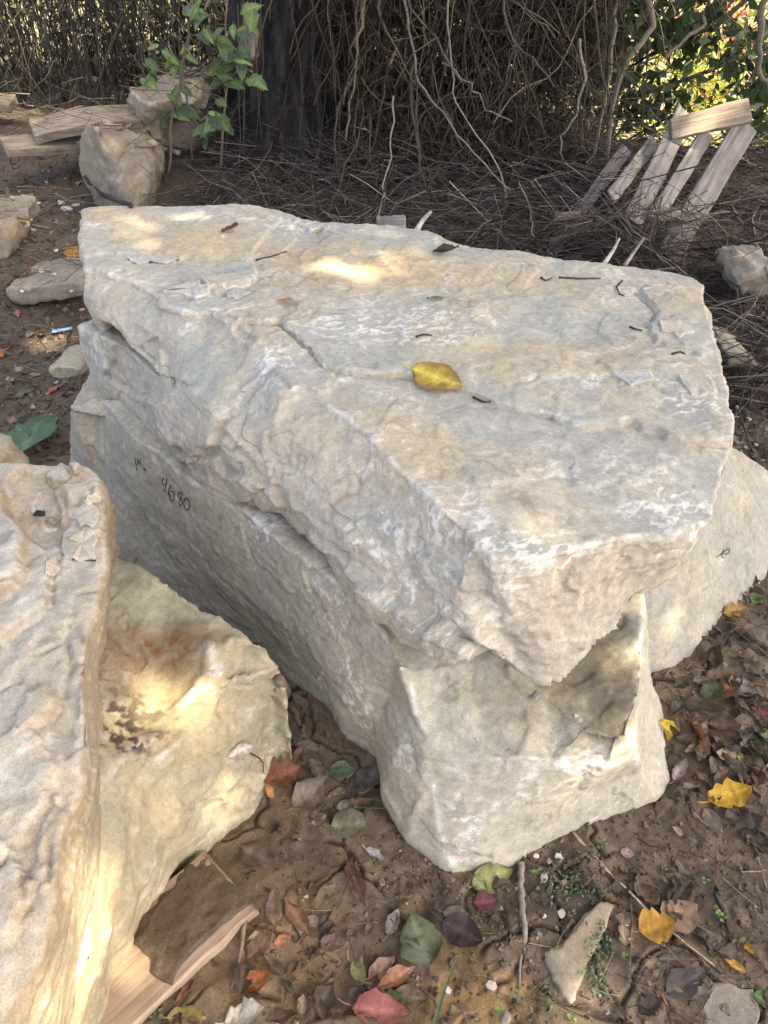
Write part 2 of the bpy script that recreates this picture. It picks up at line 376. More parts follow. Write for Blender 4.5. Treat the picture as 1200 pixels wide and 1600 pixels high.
A_pl.append(([PA(*q) for q in jag([(440,350),(520,365),(470,400),(440,430),(400,445),(395,400)], 5, 4)], -.006, .05))
A_pl.append(([PA(*q) for q in jag([(372,500),(430,500),(520,580),(515,610),(455,605),(425,570),(400,535)], 4, 3)], .006, .05))
A_pl += flake_polys(14, PA, (180, 1100), (350, 830), (18, 60), (-.0028, .0035), .05, 5)
Lst = [((118,508,0.018),(122,540,0.018),(150,608,0.012)),((150,530,0.030),(160,575,0.030),(160,622,0.018)),((195,548,0.018),(195,600,0.021),(190,648,0.021)),((240,592,0.012),(235,650,0.033),(235,702,0.024)),
       ((285,603,0.012),(285,690,0.045),(298,756,0.030)),((340,626,0.018),(345,700,0.045),(340,788,0.030)),((395,690,0.018),(385,740,0.036),(378,792,0.024)),((445,740,0.018),(445,775,0.030),(440,802,0.018)),
       ((480,768,0.018),(480,810,0.030),(480,845,0.012)),((545,822,0.021),(530,870,0.033),(530,915,0.018)),((610,892,0.018),(590,930,0.033),(600,985,0.018)),((665,945,0.012),(660,985,0.030),(690,1046,0.018)),((735,1010,0.000),(728,1020,0.018),(722,1045,0.012))]
Lr = []
for k in range(3):
    o_ = [PW(*s[k]) for s in Lst]; inn = [p - WN*.22 for p in reversed(o_)]
    if k == 2: inn = [np.array([p[0], p[1], max(p[2], .45)]) for p in inn]
    Lr.append(o_+inn)
A_blocks.append(loft(Lr))
# overlapping broken plates on the lower left flank
def plate(px, off, th): 
    o_ = [PW(x, y, off) for x, y in px]; return loft([o_, [p-WN*th for p in o_]])
A_wp = []
def wplate(px, h_): A_wp.append(([PW(x, y, .04) for x, y in jag(px, 5, 4)], h_, .12))
wplate([(238,632),(285,605),(335,622),(348,690),(335,700),(312,720),(270,690)], .022)
wplate([(300,722),(330,716),(372,745),(430,770),(440,800),(380,790),(355,795),(330,784),(298,756)], .020)
wplate([(165,545),(205,540),(250,600),(262,625),(240,630),(180,615),(150,590)], -.014)
wplate([(560,905),(640,975),(700,1020),(722,1030),(705,1046),(640,1018),(575,955)], .016)
wplate([(345,628),(400,690),(430,762),(405,768),(352,700)], .010)
wplate([(145,440),(230,470),(300,520),(360,560),(330,580),(250,530),(180,490)], .008)
wplate([(170,470),(225,465),(250,490),(235,510),(190,500)], .012)
wplate([(450,640),(520,670),(620,770),(700,870),(690,890),(600,800),(500,720)], -.008)
wplate([(330,600),(430,690),(500,780),(560,850),(520,850),(440,770),(370,690)], .010)
wplate([(480,830),(560,900),(610,950),(590,965),(520,905)], .010)
A_wp += flake_polys(6, lambda x, y: PW(x, y, .03), (150, 740), (450, 1020), (14, 50), (-.006, .008), .12, 8)
cr = [([PW(341,625,.07), PW(352,660,.08), PW(355,690,.08), PW(350,700,.08)], .004, .03),
      ([PW(356,632,.05), PW(380,662,.07), PW(400,692,.07), PW(410,722,.07), PW(422,745,.07), PW(428,762,.07)], .004, .04),
      ([PW(345,702,.08), PW(362,735,.08), PW(366,768,.08), PW(366,790,.07)], .0035, .02),
      ([PW(600,838,.05), PW(625,870,.05), PW(655,905,.05), PW(680,938,.04)], .0035, .02),
      ([PA(300,466), PA(345,463), PA(392,458)], .005, .012), ([PA(988,462), PA(1012,480), PA(1026,492), PA(1008,514)], .004, .012),
      ([PA(200,412), PA(245,408), PA(280,405)], .003, .008)]
rock('sandstone_boulder', A_blocks, .0042, M['stone_top'], 'largest sandstone slab on top of the pile, pale bluish top with tan stains', 'boulder', (.059, -.029, 1), 1,
     roughs=[((.36,.88,.58),(.20,.14,.18),3.6)], chip=.0022, stri=.0012,
     stains=[(PA(560,420), (.34,.20,.1), .95), (PA(300,380), (.30,.16,.1), .8), (PA(840,560), (.34,.12,.1), .55), (PA(1060,470), (.15,.14,.1), .5), (PA(640,690), (.12,.12,.1), .5), (PA(200,345), (.2,.08,.1), .6), (PA(760,440),(.25,.1,.1),.45)],
     chalks=[(PA(640,520), (.30,.08,.1), .9), (PA(720,500), (.22,.06,.1), .8), (PA(800,850,-.02), (.16,.05,.05), .9), (PA(1060,780,-.02), (.12,.10,.08), .9), (PA(1090,640), (.10,.10,.08), .9), (PA(700,800,-.02),(.1,.08,.05),.8), (PA(350,480),(.08,.05,.05),.9), (PA(430,560),(.07,.08,.05),.95), (PW(570,850,.04),(.08,.08,.05),.8), (PW(640,960,.04),(.10,.08,.06),.8), (PW(700,1010,.03),(.05,.06,.05),.8), (PA(960,600),(.2,.05,.05),.8),(PA(420,350),(.3,.05,.05),.7)],
     cracks=cr, plates=A_pl+A_wp, marks=[([(1118,795),(1085,813),(1050,830),(1000,833),(960,838),(920,850),(880,859),(820,869),(764,873)],.007),([(q[0]+3, q[1]+2) for q in left_t[:12]],.006),([(q[0]+3, q[1]+1) for q in left_t[12:-1]],.006),([(765,890),(768,950),(790,1010),(825,1052)],.004),
     ([(520,580),(560,587),(640,588),(700,600)],.004),([(780,629),(860,645),(900,659)],.004),([(1060,690),(1100,696),(1135,700)],.006),([(540,520),(575,512),(600,530)],.006),([(620,500),(680,488),(720,500)],.005)], strata=.0022, terr=(.0022, 4.5, 2.4), warp=(.008, .0016), facet=(.11, .075), smooth0=2, trim=.5)

# --- the lower block that carries it
Bs = [((-.86,2.15,.45),(-.92,2.1,.2),(-.94,2.1,-.04)), (P(110,640,.45), P(112,715,.22), P(118,770,.0)), (P(150,618,.475), P(150,740,.25), P(180,868,.03)),
      ((-.62,1.56,.46), (-.64,1.55,.25), P(245,908,.03)), ((-.50,1.435,.46), (-.51,1.42,.25), P(310,952,.03)), ((-.32,1.26,.47), (-.34,1.25,.25), P(440,1043,.035)),
      ((-.16,1.10,.47), (-.17,1.08,.25), P(510,1092,.045)), ((-.06,1.00,.45), (-.06,.97,.25), P(527,1132,.055)), (P(612,1015,.43), P(610,1090,.25), P(590,1162,.07)),
      (P(622,1030,.41), P(640,1120,.29), P(598,1243,.045)), (P(632,1042,.39), P(652,1155,.265), P(640,1313,.02)),
      (P(640,1048,.375), P(663,1168,.262), P(708,1377,-.005)), (P(700,1035,.365), P(705,1180,.258), P(738,1374,-.005)), (P(738,1024,.36), P(760,1186,.26), P(770,1367,-.005)), (P(795,1052,.348), P(810,1190,.26), P(805,1350,-.005)),
      (P(858,1090,.338), P(860,1192,.258), P(840,1333,-.005)), (P(922,1140,.332), P(908,1187,.257), P(885,1310,-.005)), (P(965,1163,.335), P(955,1188,.27), P(945,1286,-.005)),
      (P(985,1150,.352), P(990,1172,.25), P(1034,1250,-.005)), (P(1003,1060,.372), P(1004,1108,.24), P(1052,1220,-.005)), (P(1006,1000,.385), P(1012,1060,.23), P(1032,1100,.0)), (P(1008,935,.405), P(1008,990,.25), (.63,1.25,-.01)),
      ((.60,1.45,.40),(.62,1.45,.2),(.62,1.45,-.02)), ((.45,1.9,.42),(.46,1.9,.2),(.46,1.9,-.02)), ((-.3,2.2,.45),(-.3,2.2,.2),(-.3,2.2,-.02))]
inner = []
ctr = np.array([-.05, 1.45, .45])
innov = {11:(655,1044,.368),12:(708,1034,.36),13:(745,1030,.355),14:(800,1058,.343),15:(858,1092,.333),16:(915,1132,.327),17:(945,1148,.328),18:(950,1136,.340),19:(958,1060,.360),20:(966,1000,.374),21:(970,945,.392)}
for k, s in enumerate(Bs):
    if k in innov: inner.append(P(*innov[k]))
    else:
        p = np.array(s[0]); d_ = ctr-p; d_[2] = 0; inner.append(p + d_*(.12))
Blm = {8:(592,1130,.15),9:(612,1190,.16),10:(650,1255,.14),11:(676,1255,.145),17:(950,1225,.12),18:(1003,1208,.09),19:(1014,1165,.09),20:(1020,1092,.08)}
B_lm = [P(*Blm[k]) if k in Blm else .5*np.array(s[1])+.5*np.array(s[2]) for k, s in enumerate(Bs)]
B_blocks = [loft([inner, [s[0] for s in Bs], [s[1] for s in Bs], B_lm, [s[2] for s in Bs], [(np.array(s[2])*.96+np.array([-.05,1.45,0])*.04)*[1,1,0]+[0,0,-.06] for s in Bs]])]
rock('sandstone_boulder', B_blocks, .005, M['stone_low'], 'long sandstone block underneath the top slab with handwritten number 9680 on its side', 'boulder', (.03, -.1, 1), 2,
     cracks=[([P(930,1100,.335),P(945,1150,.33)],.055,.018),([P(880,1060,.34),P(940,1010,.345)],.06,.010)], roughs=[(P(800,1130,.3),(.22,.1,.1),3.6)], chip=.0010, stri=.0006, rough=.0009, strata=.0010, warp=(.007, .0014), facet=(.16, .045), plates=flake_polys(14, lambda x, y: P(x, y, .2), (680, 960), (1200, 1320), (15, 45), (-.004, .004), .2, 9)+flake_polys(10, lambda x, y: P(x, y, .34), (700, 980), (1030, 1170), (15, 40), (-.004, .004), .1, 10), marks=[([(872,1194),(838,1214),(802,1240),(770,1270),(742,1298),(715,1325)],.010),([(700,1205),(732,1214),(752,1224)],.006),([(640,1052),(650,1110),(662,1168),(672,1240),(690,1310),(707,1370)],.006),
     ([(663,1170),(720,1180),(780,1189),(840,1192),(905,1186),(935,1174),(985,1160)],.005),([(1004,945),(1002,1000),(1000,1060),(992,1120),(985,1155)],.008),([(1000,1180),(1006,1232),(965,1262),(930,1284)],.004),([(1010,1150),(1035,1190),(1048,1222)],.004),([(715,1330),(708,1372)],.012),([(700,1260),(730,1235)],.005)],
     stains=[(P(930,1060,.34), (.2,.2,.1), .35)], dirt_shade=[(P(910,1050,.335),(.13,.17,.07),1.0),(P(780,1090,.34),(.12,.07,.05),.5)], rusts=[], chalks=[(P(540,1080,.25),(.05,.06,.1),.9), (P(560,1110,.2),(.04,.08,.12),.8),(P(640,1180,.2),(.05,.05,.08),.8), (P(860,1220,.2),(.10,.05,.1),.55),(P(720,1300,.1),(.06,.06,.1),.9),(P(910,1195,.25),(.05,.03,.04),1),(P(500,950,.4),(.15,.08,.12),.6),(P(420,830,.45),(.08,.05,.06),.9)], darks=[(P(780,1170,.27),(.06,.03,.03),.35),(P(850,1290,.1),(.08,.04,.04),.5)], edge_gain=.8)  # recess tint: soil dirt plus the slab's overhang shade put into the colour

# --- leaning block at the right
Cb = [(988,1082),(1060,1050),(1100,1010),(1150,955),(1200,900),(1262,838)]; Ct = [(984,930,.27),(1050,845,.31),(1092,790,.335),(1130,745,.355),(1178,803,.20),(1215,838,.08)]
C_ring_b = [P(*q, -.01) for q in Cb] + [np.array(p) for p in [(1.45,2.0,-.02),(1.0,2.1,-.02),(.72,1.7,-.02)]]
C_ring_t = [P(*q) for q in Ct] + [np.array(p) for p in [(1.35,1.9,.06),(1.02,1.85,.26),(.75,1.6,.32)]]
C_mid = [a*.5+b*.5+[.006,-.008,.0] if k < 6 else a*.5+b*.5 for k, (a, b) in enumerate(zip(C_ring_b, C_ring_t))]
rock('sandstone_boulder', [loft([C_ring_t, C_mid, C_ring_b, [p*[1,1,0]+[0,.05,-.06] for p in C_ring_b]])], .006, M['stone_right'], 'sandstone block leaning at the right edge behind the pile, with a small black mark', 'boulder', (.2, -.65, .7), 3,
     marks=[([(1137,863),(1131,888),(1117,925),(1103,965)],.004),([(1046,958),(1034,976)],.003)], facet=(.12, .03), chip=.0015, smooth0=5, trim=.42, edge_gain=.6)

# --- flaky slab in the left foreground
De = [(165,760),(170,800),(163,880),(150,950),(136,1010),(130,1050),(130,1150),(127,1230),(110,1270),(96,1350),(80,1420),(74,1480),(55,1530),(14,1600),(-20,1680)]
Dz = [.60,.60,.60,.60,.60,.60,.595,.59,.585,.58,.575,.57,.565,.56,.555]
Dt = [P(-260,690,.61), P(-60,700,.61), P(0,725,.60), P(45,733,.60), P(100,730,.60), P(138,733,.60)] + [P(*q, z) for q, z in zip(De, Dz)] + [np.array((-.62,.05,.55)), np.array((-1.2,.05,.56)), np.array((-1.3,.7,.6))]
Dc = [(180,800,.50),(181,842,.455),(176,890,.42),(168,960,.41),(158,1020,.405),(153,1080,.40),(154,1170,.39),(158,1220,.385),(157,1290,.37),(152,1370,.36),(144,1430,.355),(133,1490,.35),(120,1550,.345),(100,1630,.34),(85,1700,.33)]
Dm = [P(*Dc[k-6]) if 6 <= k < 21 else p-[0, 0, .17] for k, p in enumerate(Dt)]
Dlow = [np.array([p[0]-(.16 if 5 < k < 21 else 0), p[1], -.05]) for k, p in enumerate(Dm)]
D_blocks = [loft([Dt, Dm, Dlow])]
D_pl = []
def dpl(px, z, th, up): D_pl.append(([P(x, y, z) for x, y in jag(px, 5, 4)], up, .08))
dpl([(-160,740),(-60,760),(0,772),(14,790),(30,828),(45,845),(42,890),(36,925),(15,945),(-10,955),(-60,975),(-170,1000)], .60, .03, .030)
dpl([(-160,880),(-30,900),(48,850),(60,862),(72,878),(74,900),(70,925),(76,950),(60,972),(35,990),(0,1012),(-60,1040),(-150,1060)], .60, .03, .014)
dpl([(95,845),(122,812),(140,790),(163,768),(166,800),(162,840),(150,848),(125,856),(110,866)], .60, .03, .010)
dpl([(95,765),(120,775),(155,760),(165,764),(160,790),(135,800),(110,790)], .60, .03, .020)
dpl([(10,1145),(40,1085),(78,1058),(92,1098),(70,1118),(35,1138)], .60, .03, .009)
dpl([(-50,1180),(50,1140),(75,1180),(85,1230),(60,1270),(20,1320),(-40,1360)], .585, .03, .008)
dpl([(60,990),(126,985),(128,1050),(128,1150),(100,1180),(80,1130),(95,1095),(76,1060),(40,1085),(20,1060)], .60, .03, -.008)
dpl([(20,745),(90,740),(100,800),(90,850),(70,860),(46,845),(30,828),(12,788)], .60, .03, -.012)
dpl([(80,1240),(108,1268),(94,1350),(60,1400),(40,1370),(60,1300)], .585, .03, .007)
dpl([(-100,1350),(10,1330),(40,1380),(30,1450),(10,1480),(-80,1520)], .57, .03, .012)
rock('flaky_boulder', D_blocks, .0042, M['stone_flaky'], 'thick flaky grey slab standing at the left edge in the foreground', 'boulder', (0, 0, 1), 4,
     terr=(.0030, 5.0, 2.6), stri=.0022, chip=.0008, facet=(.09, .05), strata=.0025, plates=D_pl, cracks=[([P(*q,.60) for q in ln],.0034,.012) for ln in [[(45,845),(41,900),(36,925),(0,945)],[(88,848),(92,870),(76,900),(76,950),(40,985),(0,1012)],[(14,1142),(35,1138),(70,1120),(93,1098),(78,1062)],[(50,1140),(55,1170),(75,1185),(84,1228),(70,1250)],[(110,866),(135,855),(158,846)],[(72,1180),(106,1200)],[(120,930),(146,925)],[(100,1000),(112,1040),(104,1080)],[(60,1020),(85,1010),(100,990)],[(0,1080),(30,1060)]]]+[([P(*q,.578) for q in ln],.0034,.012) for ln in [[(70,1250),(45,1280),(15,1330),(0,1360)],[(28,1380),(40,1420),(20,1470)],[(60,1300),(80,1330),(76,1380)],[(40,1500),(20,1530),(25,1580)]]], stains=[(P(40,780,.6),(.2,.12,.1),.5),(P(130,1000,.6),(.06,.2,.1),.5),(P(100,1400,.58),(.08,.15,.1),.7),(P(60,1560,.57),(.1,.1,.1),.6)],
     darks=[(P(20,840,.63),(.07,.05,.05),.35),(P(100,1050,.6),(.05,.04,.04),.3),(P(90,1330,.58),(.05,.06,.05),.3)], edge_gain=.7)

# --- tan block beside it
E_rows = [[(180,866,.43),(260,915,.42),(340,962,.40),(425,1018,.37)], [(172,930,.42),(250,970,.395),(335,1010,.39),(437,1045,.33)], [(160,1000,.41),(240,1040,.365),(335,1065,.365),(444,1100,.15)],
          [(152,1090,.40),(230,1115,.35),(330,1140,.30),(443,1155,.05)], [(156,1200,.385),(220,1205,.335),(300,1220,.24),(412,1230,.02)], [(156,1290,.37),(195,1290,.315),(250,1305,.20),(342,1310,.0)],
          [(150,1380,.36),(178,1385,.29),(215,1395,.17),(270,1370,-.01)], [(130,1500,.35),(152,1500,.27),(178,1500,.14),(202,1500,-.01)], [(85,1660,.34),(110,1660,.25),(128,1660,.12),(148,1660,-.01)]]
E_pts = []
for r in E_rows:
    pts = [P(*q) for q in r]; E_pts.append([pts[0]+[-.12, 0, 0]]+pts)
E_blocks = [patch(E_pts, -.06)]
E_blocks.append(loft([[P(*q) for q in [(405,1090,.16),(446,1112,.11),(441,1165,.055),(412,1232,.04),(385,1262,.035),(350,1240,.13),(360,1200,.15)]], [P(*q)*[1,1,0]+[0,0,-.05] for q in [(405,1090,.16),(446,1112,.11),(441,1165,.055),(412,1232,.04),(385,1262,.035),(350,1240,.13),(360,1200,.15)]]]))
rock('sandstone_boulder', E_blocks, .005, M['stone_tan'], 'tan sandstone block with rusty brown patch beside the flaky slab', 'boulder', (.5, -.15, .8), 5,
     strata=.003, chip=.003, warp=(.012, .005), plates=flake_polys(22, lambda x, y: P(x, y, .3), (170, 420), (940, 1320), (14, 45), (-.006, .006), .3, 13),
     cracks=[([P(333,1012,.385),P(318,1050,.375),P(292,1090,.35),P(262,1128,.345),P(215,1170,.345),P(165,1212,.375)], .016, -.014), ([P(245,1060,.375),P(225,1110,.365)], .055, .022), ([P(395,1010,.375),P(375,1060,.35),P(350,1110,.3)], .012, .012), ([P(370,1005,.38),P(345,1050,.37)], .014, -.010), ([P(290,1150,.31),P(250,1230,.29),P(225,1290,.27)], .012, -.008), ([P(240,1190,.32),P(215,1260,.31)], .014, .010)],
     veins=[([P(335,1015,.385),P(318,1052,.375),P(292,1092,.35),P(262,1130,.345),P(215,1172,.345),P(165,1214,.375)], .010), ([P(300,1140,.31),P(262,1180,.32),P(232,1240,.31),P(200,1290,.31)], .006), ([P(262,1128,.34),P(230,1150,.34),P(190,1190,.36)], .008)],
     stains=[(P(250,1090,.36),(.12,.14,.2),.8),(P(180,1500,.2),(.1,.2,.3),.6),(P(240,1300,.22),(.1,.1,.2),.45)],
     rusts=[(P(248,1000,.39),(.13,.06,.1),1.3),(P(195,1040,.38),(.07,.06,.06),.8)], darks=[(P(195,1150,.36),(.10,.085,.1),1.2),(P(225,1110,.36),(.08,.06,.08),.8)], chalks=[(P(420,1180,.06),(.05,.08,.08),.5),(P(340,1060,.37),(.05,.03,.05),.7)], edge_gain=.75)

# --- smaller stones
def outline_rock(name, px, Y, depth, mat, label, seed, voxel=.011, shrink=.82, front=.05, cat='stone', ridge=None, **kw):
    o_ = [PY(x, y, Y) for x, y in px]; c = sum(o_)/len(o_)
    if ridge:
        a = PY(*ridge[0], Y-front); ab = PY(*ridge[1], Y-front)-a; r0 = []
        for p in o_: u = np.clip(((p-a)@ab)/(ab@ab), 0, 1); r0.append((a+u*ab)*.88+p*.12)
    else: r0 = [c+(p-c)*.80+[0, -front, 0] for p in o_]
    r2 = [c+(p-c)*shrink+[0, depth, 0] for p in o_]
    return rock(name, [loft([r0, o_, r2])], voxel, mat, label, cat, kw.pop('bed', (.3, -.4, .85)), seed, **kw)
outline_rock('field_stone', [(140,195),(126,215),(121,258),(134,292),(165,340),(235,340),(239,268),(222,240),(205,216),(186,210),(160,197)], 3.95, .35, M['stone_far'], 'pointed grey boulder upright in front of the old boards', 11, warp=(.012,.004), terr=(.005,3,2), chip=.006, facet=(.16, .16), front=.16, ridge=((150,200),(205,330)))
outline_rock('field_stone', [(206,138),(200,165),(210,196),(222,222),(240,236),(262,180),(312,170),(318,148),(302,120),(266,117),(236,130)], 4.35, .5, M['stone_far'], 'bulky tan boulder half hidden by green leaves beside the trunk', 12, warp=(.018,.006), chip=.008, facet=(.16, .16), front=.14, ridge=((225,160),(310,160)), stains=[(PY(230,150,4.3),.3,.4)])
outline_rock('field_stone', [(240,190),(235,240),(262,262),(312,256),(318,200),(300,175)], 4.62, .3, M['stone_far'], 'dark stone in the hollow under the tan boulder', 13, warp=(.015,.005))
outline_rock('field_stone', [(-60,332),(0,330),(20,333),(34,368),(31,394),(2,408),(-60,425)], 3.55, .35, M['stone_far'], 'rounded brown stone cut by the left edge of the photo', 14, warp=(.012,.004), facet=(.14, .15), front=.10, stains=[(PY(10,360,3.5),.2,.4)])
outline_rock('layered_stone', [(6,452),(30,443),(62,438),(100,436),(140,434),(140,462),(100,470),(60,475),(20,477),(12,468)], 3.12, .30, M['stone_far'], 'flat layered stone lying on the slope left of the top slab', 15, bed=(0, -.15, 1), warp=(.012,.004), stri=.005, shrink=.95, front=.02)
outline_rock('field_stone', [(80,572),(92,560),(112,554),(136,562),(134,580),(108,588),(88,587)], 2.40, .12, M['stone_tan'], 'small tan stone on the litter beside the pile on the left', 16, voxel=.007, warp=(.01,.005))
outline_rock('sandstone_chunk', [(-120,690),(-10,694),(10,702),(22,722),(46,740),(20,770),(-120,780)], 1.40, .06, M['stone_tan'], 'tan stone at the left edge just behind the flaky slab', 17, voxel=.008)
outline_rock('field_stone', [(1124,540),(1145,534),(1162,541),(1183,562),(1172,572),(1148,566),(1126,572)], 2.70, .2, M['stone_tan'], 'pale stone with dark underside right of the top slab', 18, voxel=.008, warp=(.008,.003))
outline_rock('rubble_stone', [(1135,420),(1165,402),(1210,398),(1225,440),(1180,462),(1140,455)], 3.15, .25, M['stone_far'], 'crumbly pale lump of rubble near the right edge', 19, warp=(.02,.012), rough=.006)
tri = [P(848,1484,.022), P(872,1478,.028), P(905,1440,.03), P(938,1404,.03), P(966,1410,.026), P(950,1450,.024), P(918,1512,.02), P(892,1566,.016), P(880,1548,.018)]
rock('triangular_stone', [loft([tri, [np.array([p[0], p[1], -.03]) for p in tri]])], .004, M['stone_far'], 'flat triangular stone half sunk in the mud at the bottom', 'stone', (0, 0, 1), 20, (.004, .0015), (.0015, 6, 2))
flat2 = [P(1098,1560,.015), P(1120,1535,.02), P(1175,1540,.02), P(1190,1580,.02), P(1180,1625,.02), P(1110,1625,.015)]
rock('flat_stone', [loft([flat2, [np.array([p[0], p[1], -.03]) for p in flat2]])], .005, M['stone_far'], 'flat grey stone in the mud at the bottom right corner', 'stone', (0, 0, 1), 21, (.005, .002), (.0015, 6, 2))

# ------------------------------------------------------------------ ground
GY = [-400, 2.1, 2.7, 3.3, 3.7, 4.1, 4.6, 5.5, 8, 12, 40, 400]; GZ = [0, 0, .05, .14, .24, .33, .47, .55, .55, .30, -1.2, -9]
def axis(a, b, step, ratio, lo, hi):
    m = list(np.arange(a, b+1e-9, step)); st = step; x = b; up = []
    while x < hi: st = min(st*ratio, 40); x += st; up.append(x)
    st = step; x = a; dn = []
    while x > lo: st = min(st*ratio, 40); x -= st; dn.append(x)
    return np.array(dn[::-1]+m+up)
gx = axis(-.55, 1.32, .0045, 1.035, -400, 400); gy = axis(.36, 1.62, .0045, 1.03, -60, 400)
GX, GYY = np.meshgrid(gx, gy); gp = np.stack([GX.ravel(), GYY.ravel(), np.zeros(GX.size)], 1)
nearw = sstep(7, 3, np.hypot(gp[:, 0], gp[:, 1]-1.5))
lump = fbm(gp, 2.6, 3, 900, .5); mid_ = fbm(gp, 11, 3, 910, .55); fin_ = fbm(gp, 48, 3, 920, .6)
base_z = np.interp(gp[:, 1], GY, GZ) + .10*sstep(-.9, -2.2, gp[:, 0])*sstep(2.4, 3.4, gp[:, 1])
base_z -= 1.0*sstep(.9, 2.0, gp[:, 0])*sstep(4.6, 6.6, gp[:, 1])
gz = base_z + nearw*(.018*lump + .0055*mid_ + .0018*fin_)
rough_zone = np.clip(sstep(1.9, 2.6, gp[:, 1]) + sstep(.78, 1.05, gp[:, 0]+.25*mid_)*.6, 0, 1)
gz += nearw*rough_zone*(.012*mid_+.006*fin_)
# drying cracks between plates of mud
cz = (np.abs(gp[:, 0]-.4) < 1.1) & (gp[:, 1] > .3) & (gp[:, 1] < 1.7)
sp = gp[cz][:, :2] + .035*np.stack([mid_[cz], fbm(gp[cz], 9, 2, 930)], 1)
seeds = np.stack([rng.uniform(-.8, 1.6, 150), rng.uniform(.2, 1.9, 150)], 1)
d1 = np.full(len(sp), 9.); d2 = np.full(len(sp), 9.); i1 = np.zeros(len(sp), int)
for k, q in enumerate(seeds):
    dd = np.hypot(sp[:, 0]-q[0], sp[:, 1]-q[1]); c1 = dd < d1
    d2 = np.where(c1, d1, np.minimum(d2, dd)); i1 = np.where(c1, k, i1); d1 = np.where(c1, dd, d1)
crack = np.zeros(len(gp)); act = sstep(-.25, .15, lump[cz]+.8*mid_[cz])
crack[cz] = np.exp(-((d2-d1)/.006)**2)*act
gz -= .014*crack; tilt = np.zeros(len(gp)); tilt[cz] = .006*sstep(.05, 0, d2-d1)*act; gz += tilt
V = gp.copy(); V[:, 2] = gz; nx, ny = len(gx), len(gy)
ii = (np.arange(ny-1)[:, None]*nx+np.arange(nx-1)[None, :]).ravel()
gme = mesh_np('ground', V, np.stack([ii, ii+1, ii+nx+1, ii+nx], 1))
damp = sstep(-.5, .6, lump+.5*mid_)
c = lerp(np.tile([.105, .078, .054], (len(gp), 1)), (.150, .112, .075), damp)
c = lerp(c, (.066, .054, .043), rough_zone*sstep(-.7, .4, mid_+.4*fin_)*.9)
def gspot(px, r, k): 
    q = P(*px, 0); return k*sstep(1.1, .4, np.hypot(gp[:, 0]-q[0], gp[:, 1]-q[1])/r+.5*mid_)
c = lerp(c, (.30, .19, .085), np.maximum(gspot((740, 1580), .12, .9), gspot((430, 1500), .14, .25)))
c = lerp(c, (.045, .038, .03), np.maximum(gspot((880, 1400), .12, .7), np.maximum(gspot((700, 1450), .08, .5), gspot((600, 1560), .08, .6))))
c = lerp(c, (.21, .19, .09), sstep(6.2, 8.5, gp[:, 1]+mid_)*.9)
c = lerp(c, (.02, .015, .011), crack*.8); c *= (1+.18*fin_+.12*mid_)[:, None]
attr(gme, 'tint', np.concatenate([np.clip(c, .006, .6), np.ones((len(c), 1))], 1), 'FLOAT_COLOR')
t = NT('damp_clay'); v = t.coord('Object'); g1 = t.noise(v, 260, 3, .75); g2 = t.noise(v, 45, 4, .7)
col = t.mix(.7, t.attr('tint', 'Color'), t.mix(t.ramp(g1, .25, .75), (.6, .6, .6), (1.4, 1.38, 1.34)), 'MULTIPLY')
col = t.mix(.5, col, t.mix(t.ramp(g2, .3, .7), (.72, .72, .72), (1.25, 1.25, 1.25)), 'MULTIPLY')
M['ground'] = t.fin(col, t.ramp(g2, .3, .7, .62, .92), t.bump(g1, .5, .002, t.bump(g2, .6, .006)), .3)
ground = link('ground', gme, M['ground']); ground['kind'] = 'structure'

bpy.context.view_layer.update(); DG = bpy.context.evaluated_depsgraph_get()
def hit(x, y):                                     # measured photo point -> spot on the stones or the ground
    v = Vector(ray(x, y)).normalized(); ok, loc, nor, idx, ob, mt = SC.ray_cast(DG, Vector(_C), v)
    return (np.array(loc), np.array(nor)) if ok else (P(x, y, 0), np.array([0, 0, 1.]))
def ghit(x, y):
    v = Vector(ray(x, y)).normalized(); ok, loc, nor, idx, ob, mt = SC.ray_cast(DG, Vector(_C), v)
    return (np.array(loc), np.array(nor)) if ok and ob.name == 'ground' else None
def drop(x, y):
    ok, loc, nor, idx, ob, mt = SC.ray_cast(DG, Vector((x, y, 3.0)), Vector((0, 0, -1)))
    return (np.array(loc), np.array(nor)) if ok else (np.array([x, y, 0.]), np.array([0, 0, 1.]))

# ------------------------------------------------------------------ shared materials
def tint_mat(name, rough=.75, trans=0.0, grain=180, amp=.35, spec=.25, stretch=None):
    t = NT(name); v = t.coord('Object')
    if stretch: v = t.scale(v, stretch)
    g = t.noise(v, grain, 3, .7)
    col = t.mix(1.0, t.attr('tint', 'Color'), t.mix(t.ramp(g, .25, .75), (1-amp,)*3, (1+amp,)*3), 'MULTIPLY')
    m = t.fin(col, rough, t.bump(g, .4, .0015), spec)
    if trans:
        tr = t.n('ShaderNodeBsdfTranslucent'); mx = t.n('ShaderNodeMixShader'); mx.inputs[0].default_value = trans
        t.l(col, tr.inputs[0]); t.l(t.bsdf.outputs[0], mx.inputs[1]); t.l(tr.outputs[0], mx.inputs[2]); t.l(mx.outputs[0], t.out.inputs[0])
    return m
M['leaf'] = tint_mat('leaf', .6, .22, 160, .22, .35)
M['foliage'] = tint_mat('foliage', .55, .35, 40, .2, .3)
M['twig'] = tint_mat('dead_twig', .85, 0, 120, .35, .15)
M['pebble'] = tint_mat('pebble', .8, 0, 200, .3)
t = NT('bark_black'); v = t.coord('Object'); f = t.noise(t.scale(v, (30, 30, 6)), 1, 5, .7, .4)
M['bark'] = t.fin(t.mix(.8, t.attr('tint', 'Color'), t.mix(t.ramp(f, .3, .7), (.55, .55, .55), (1.5, 1.45, 1.4)), 'MULTIPLY'), .9, t.bump(f, 1.0, .02), .2)
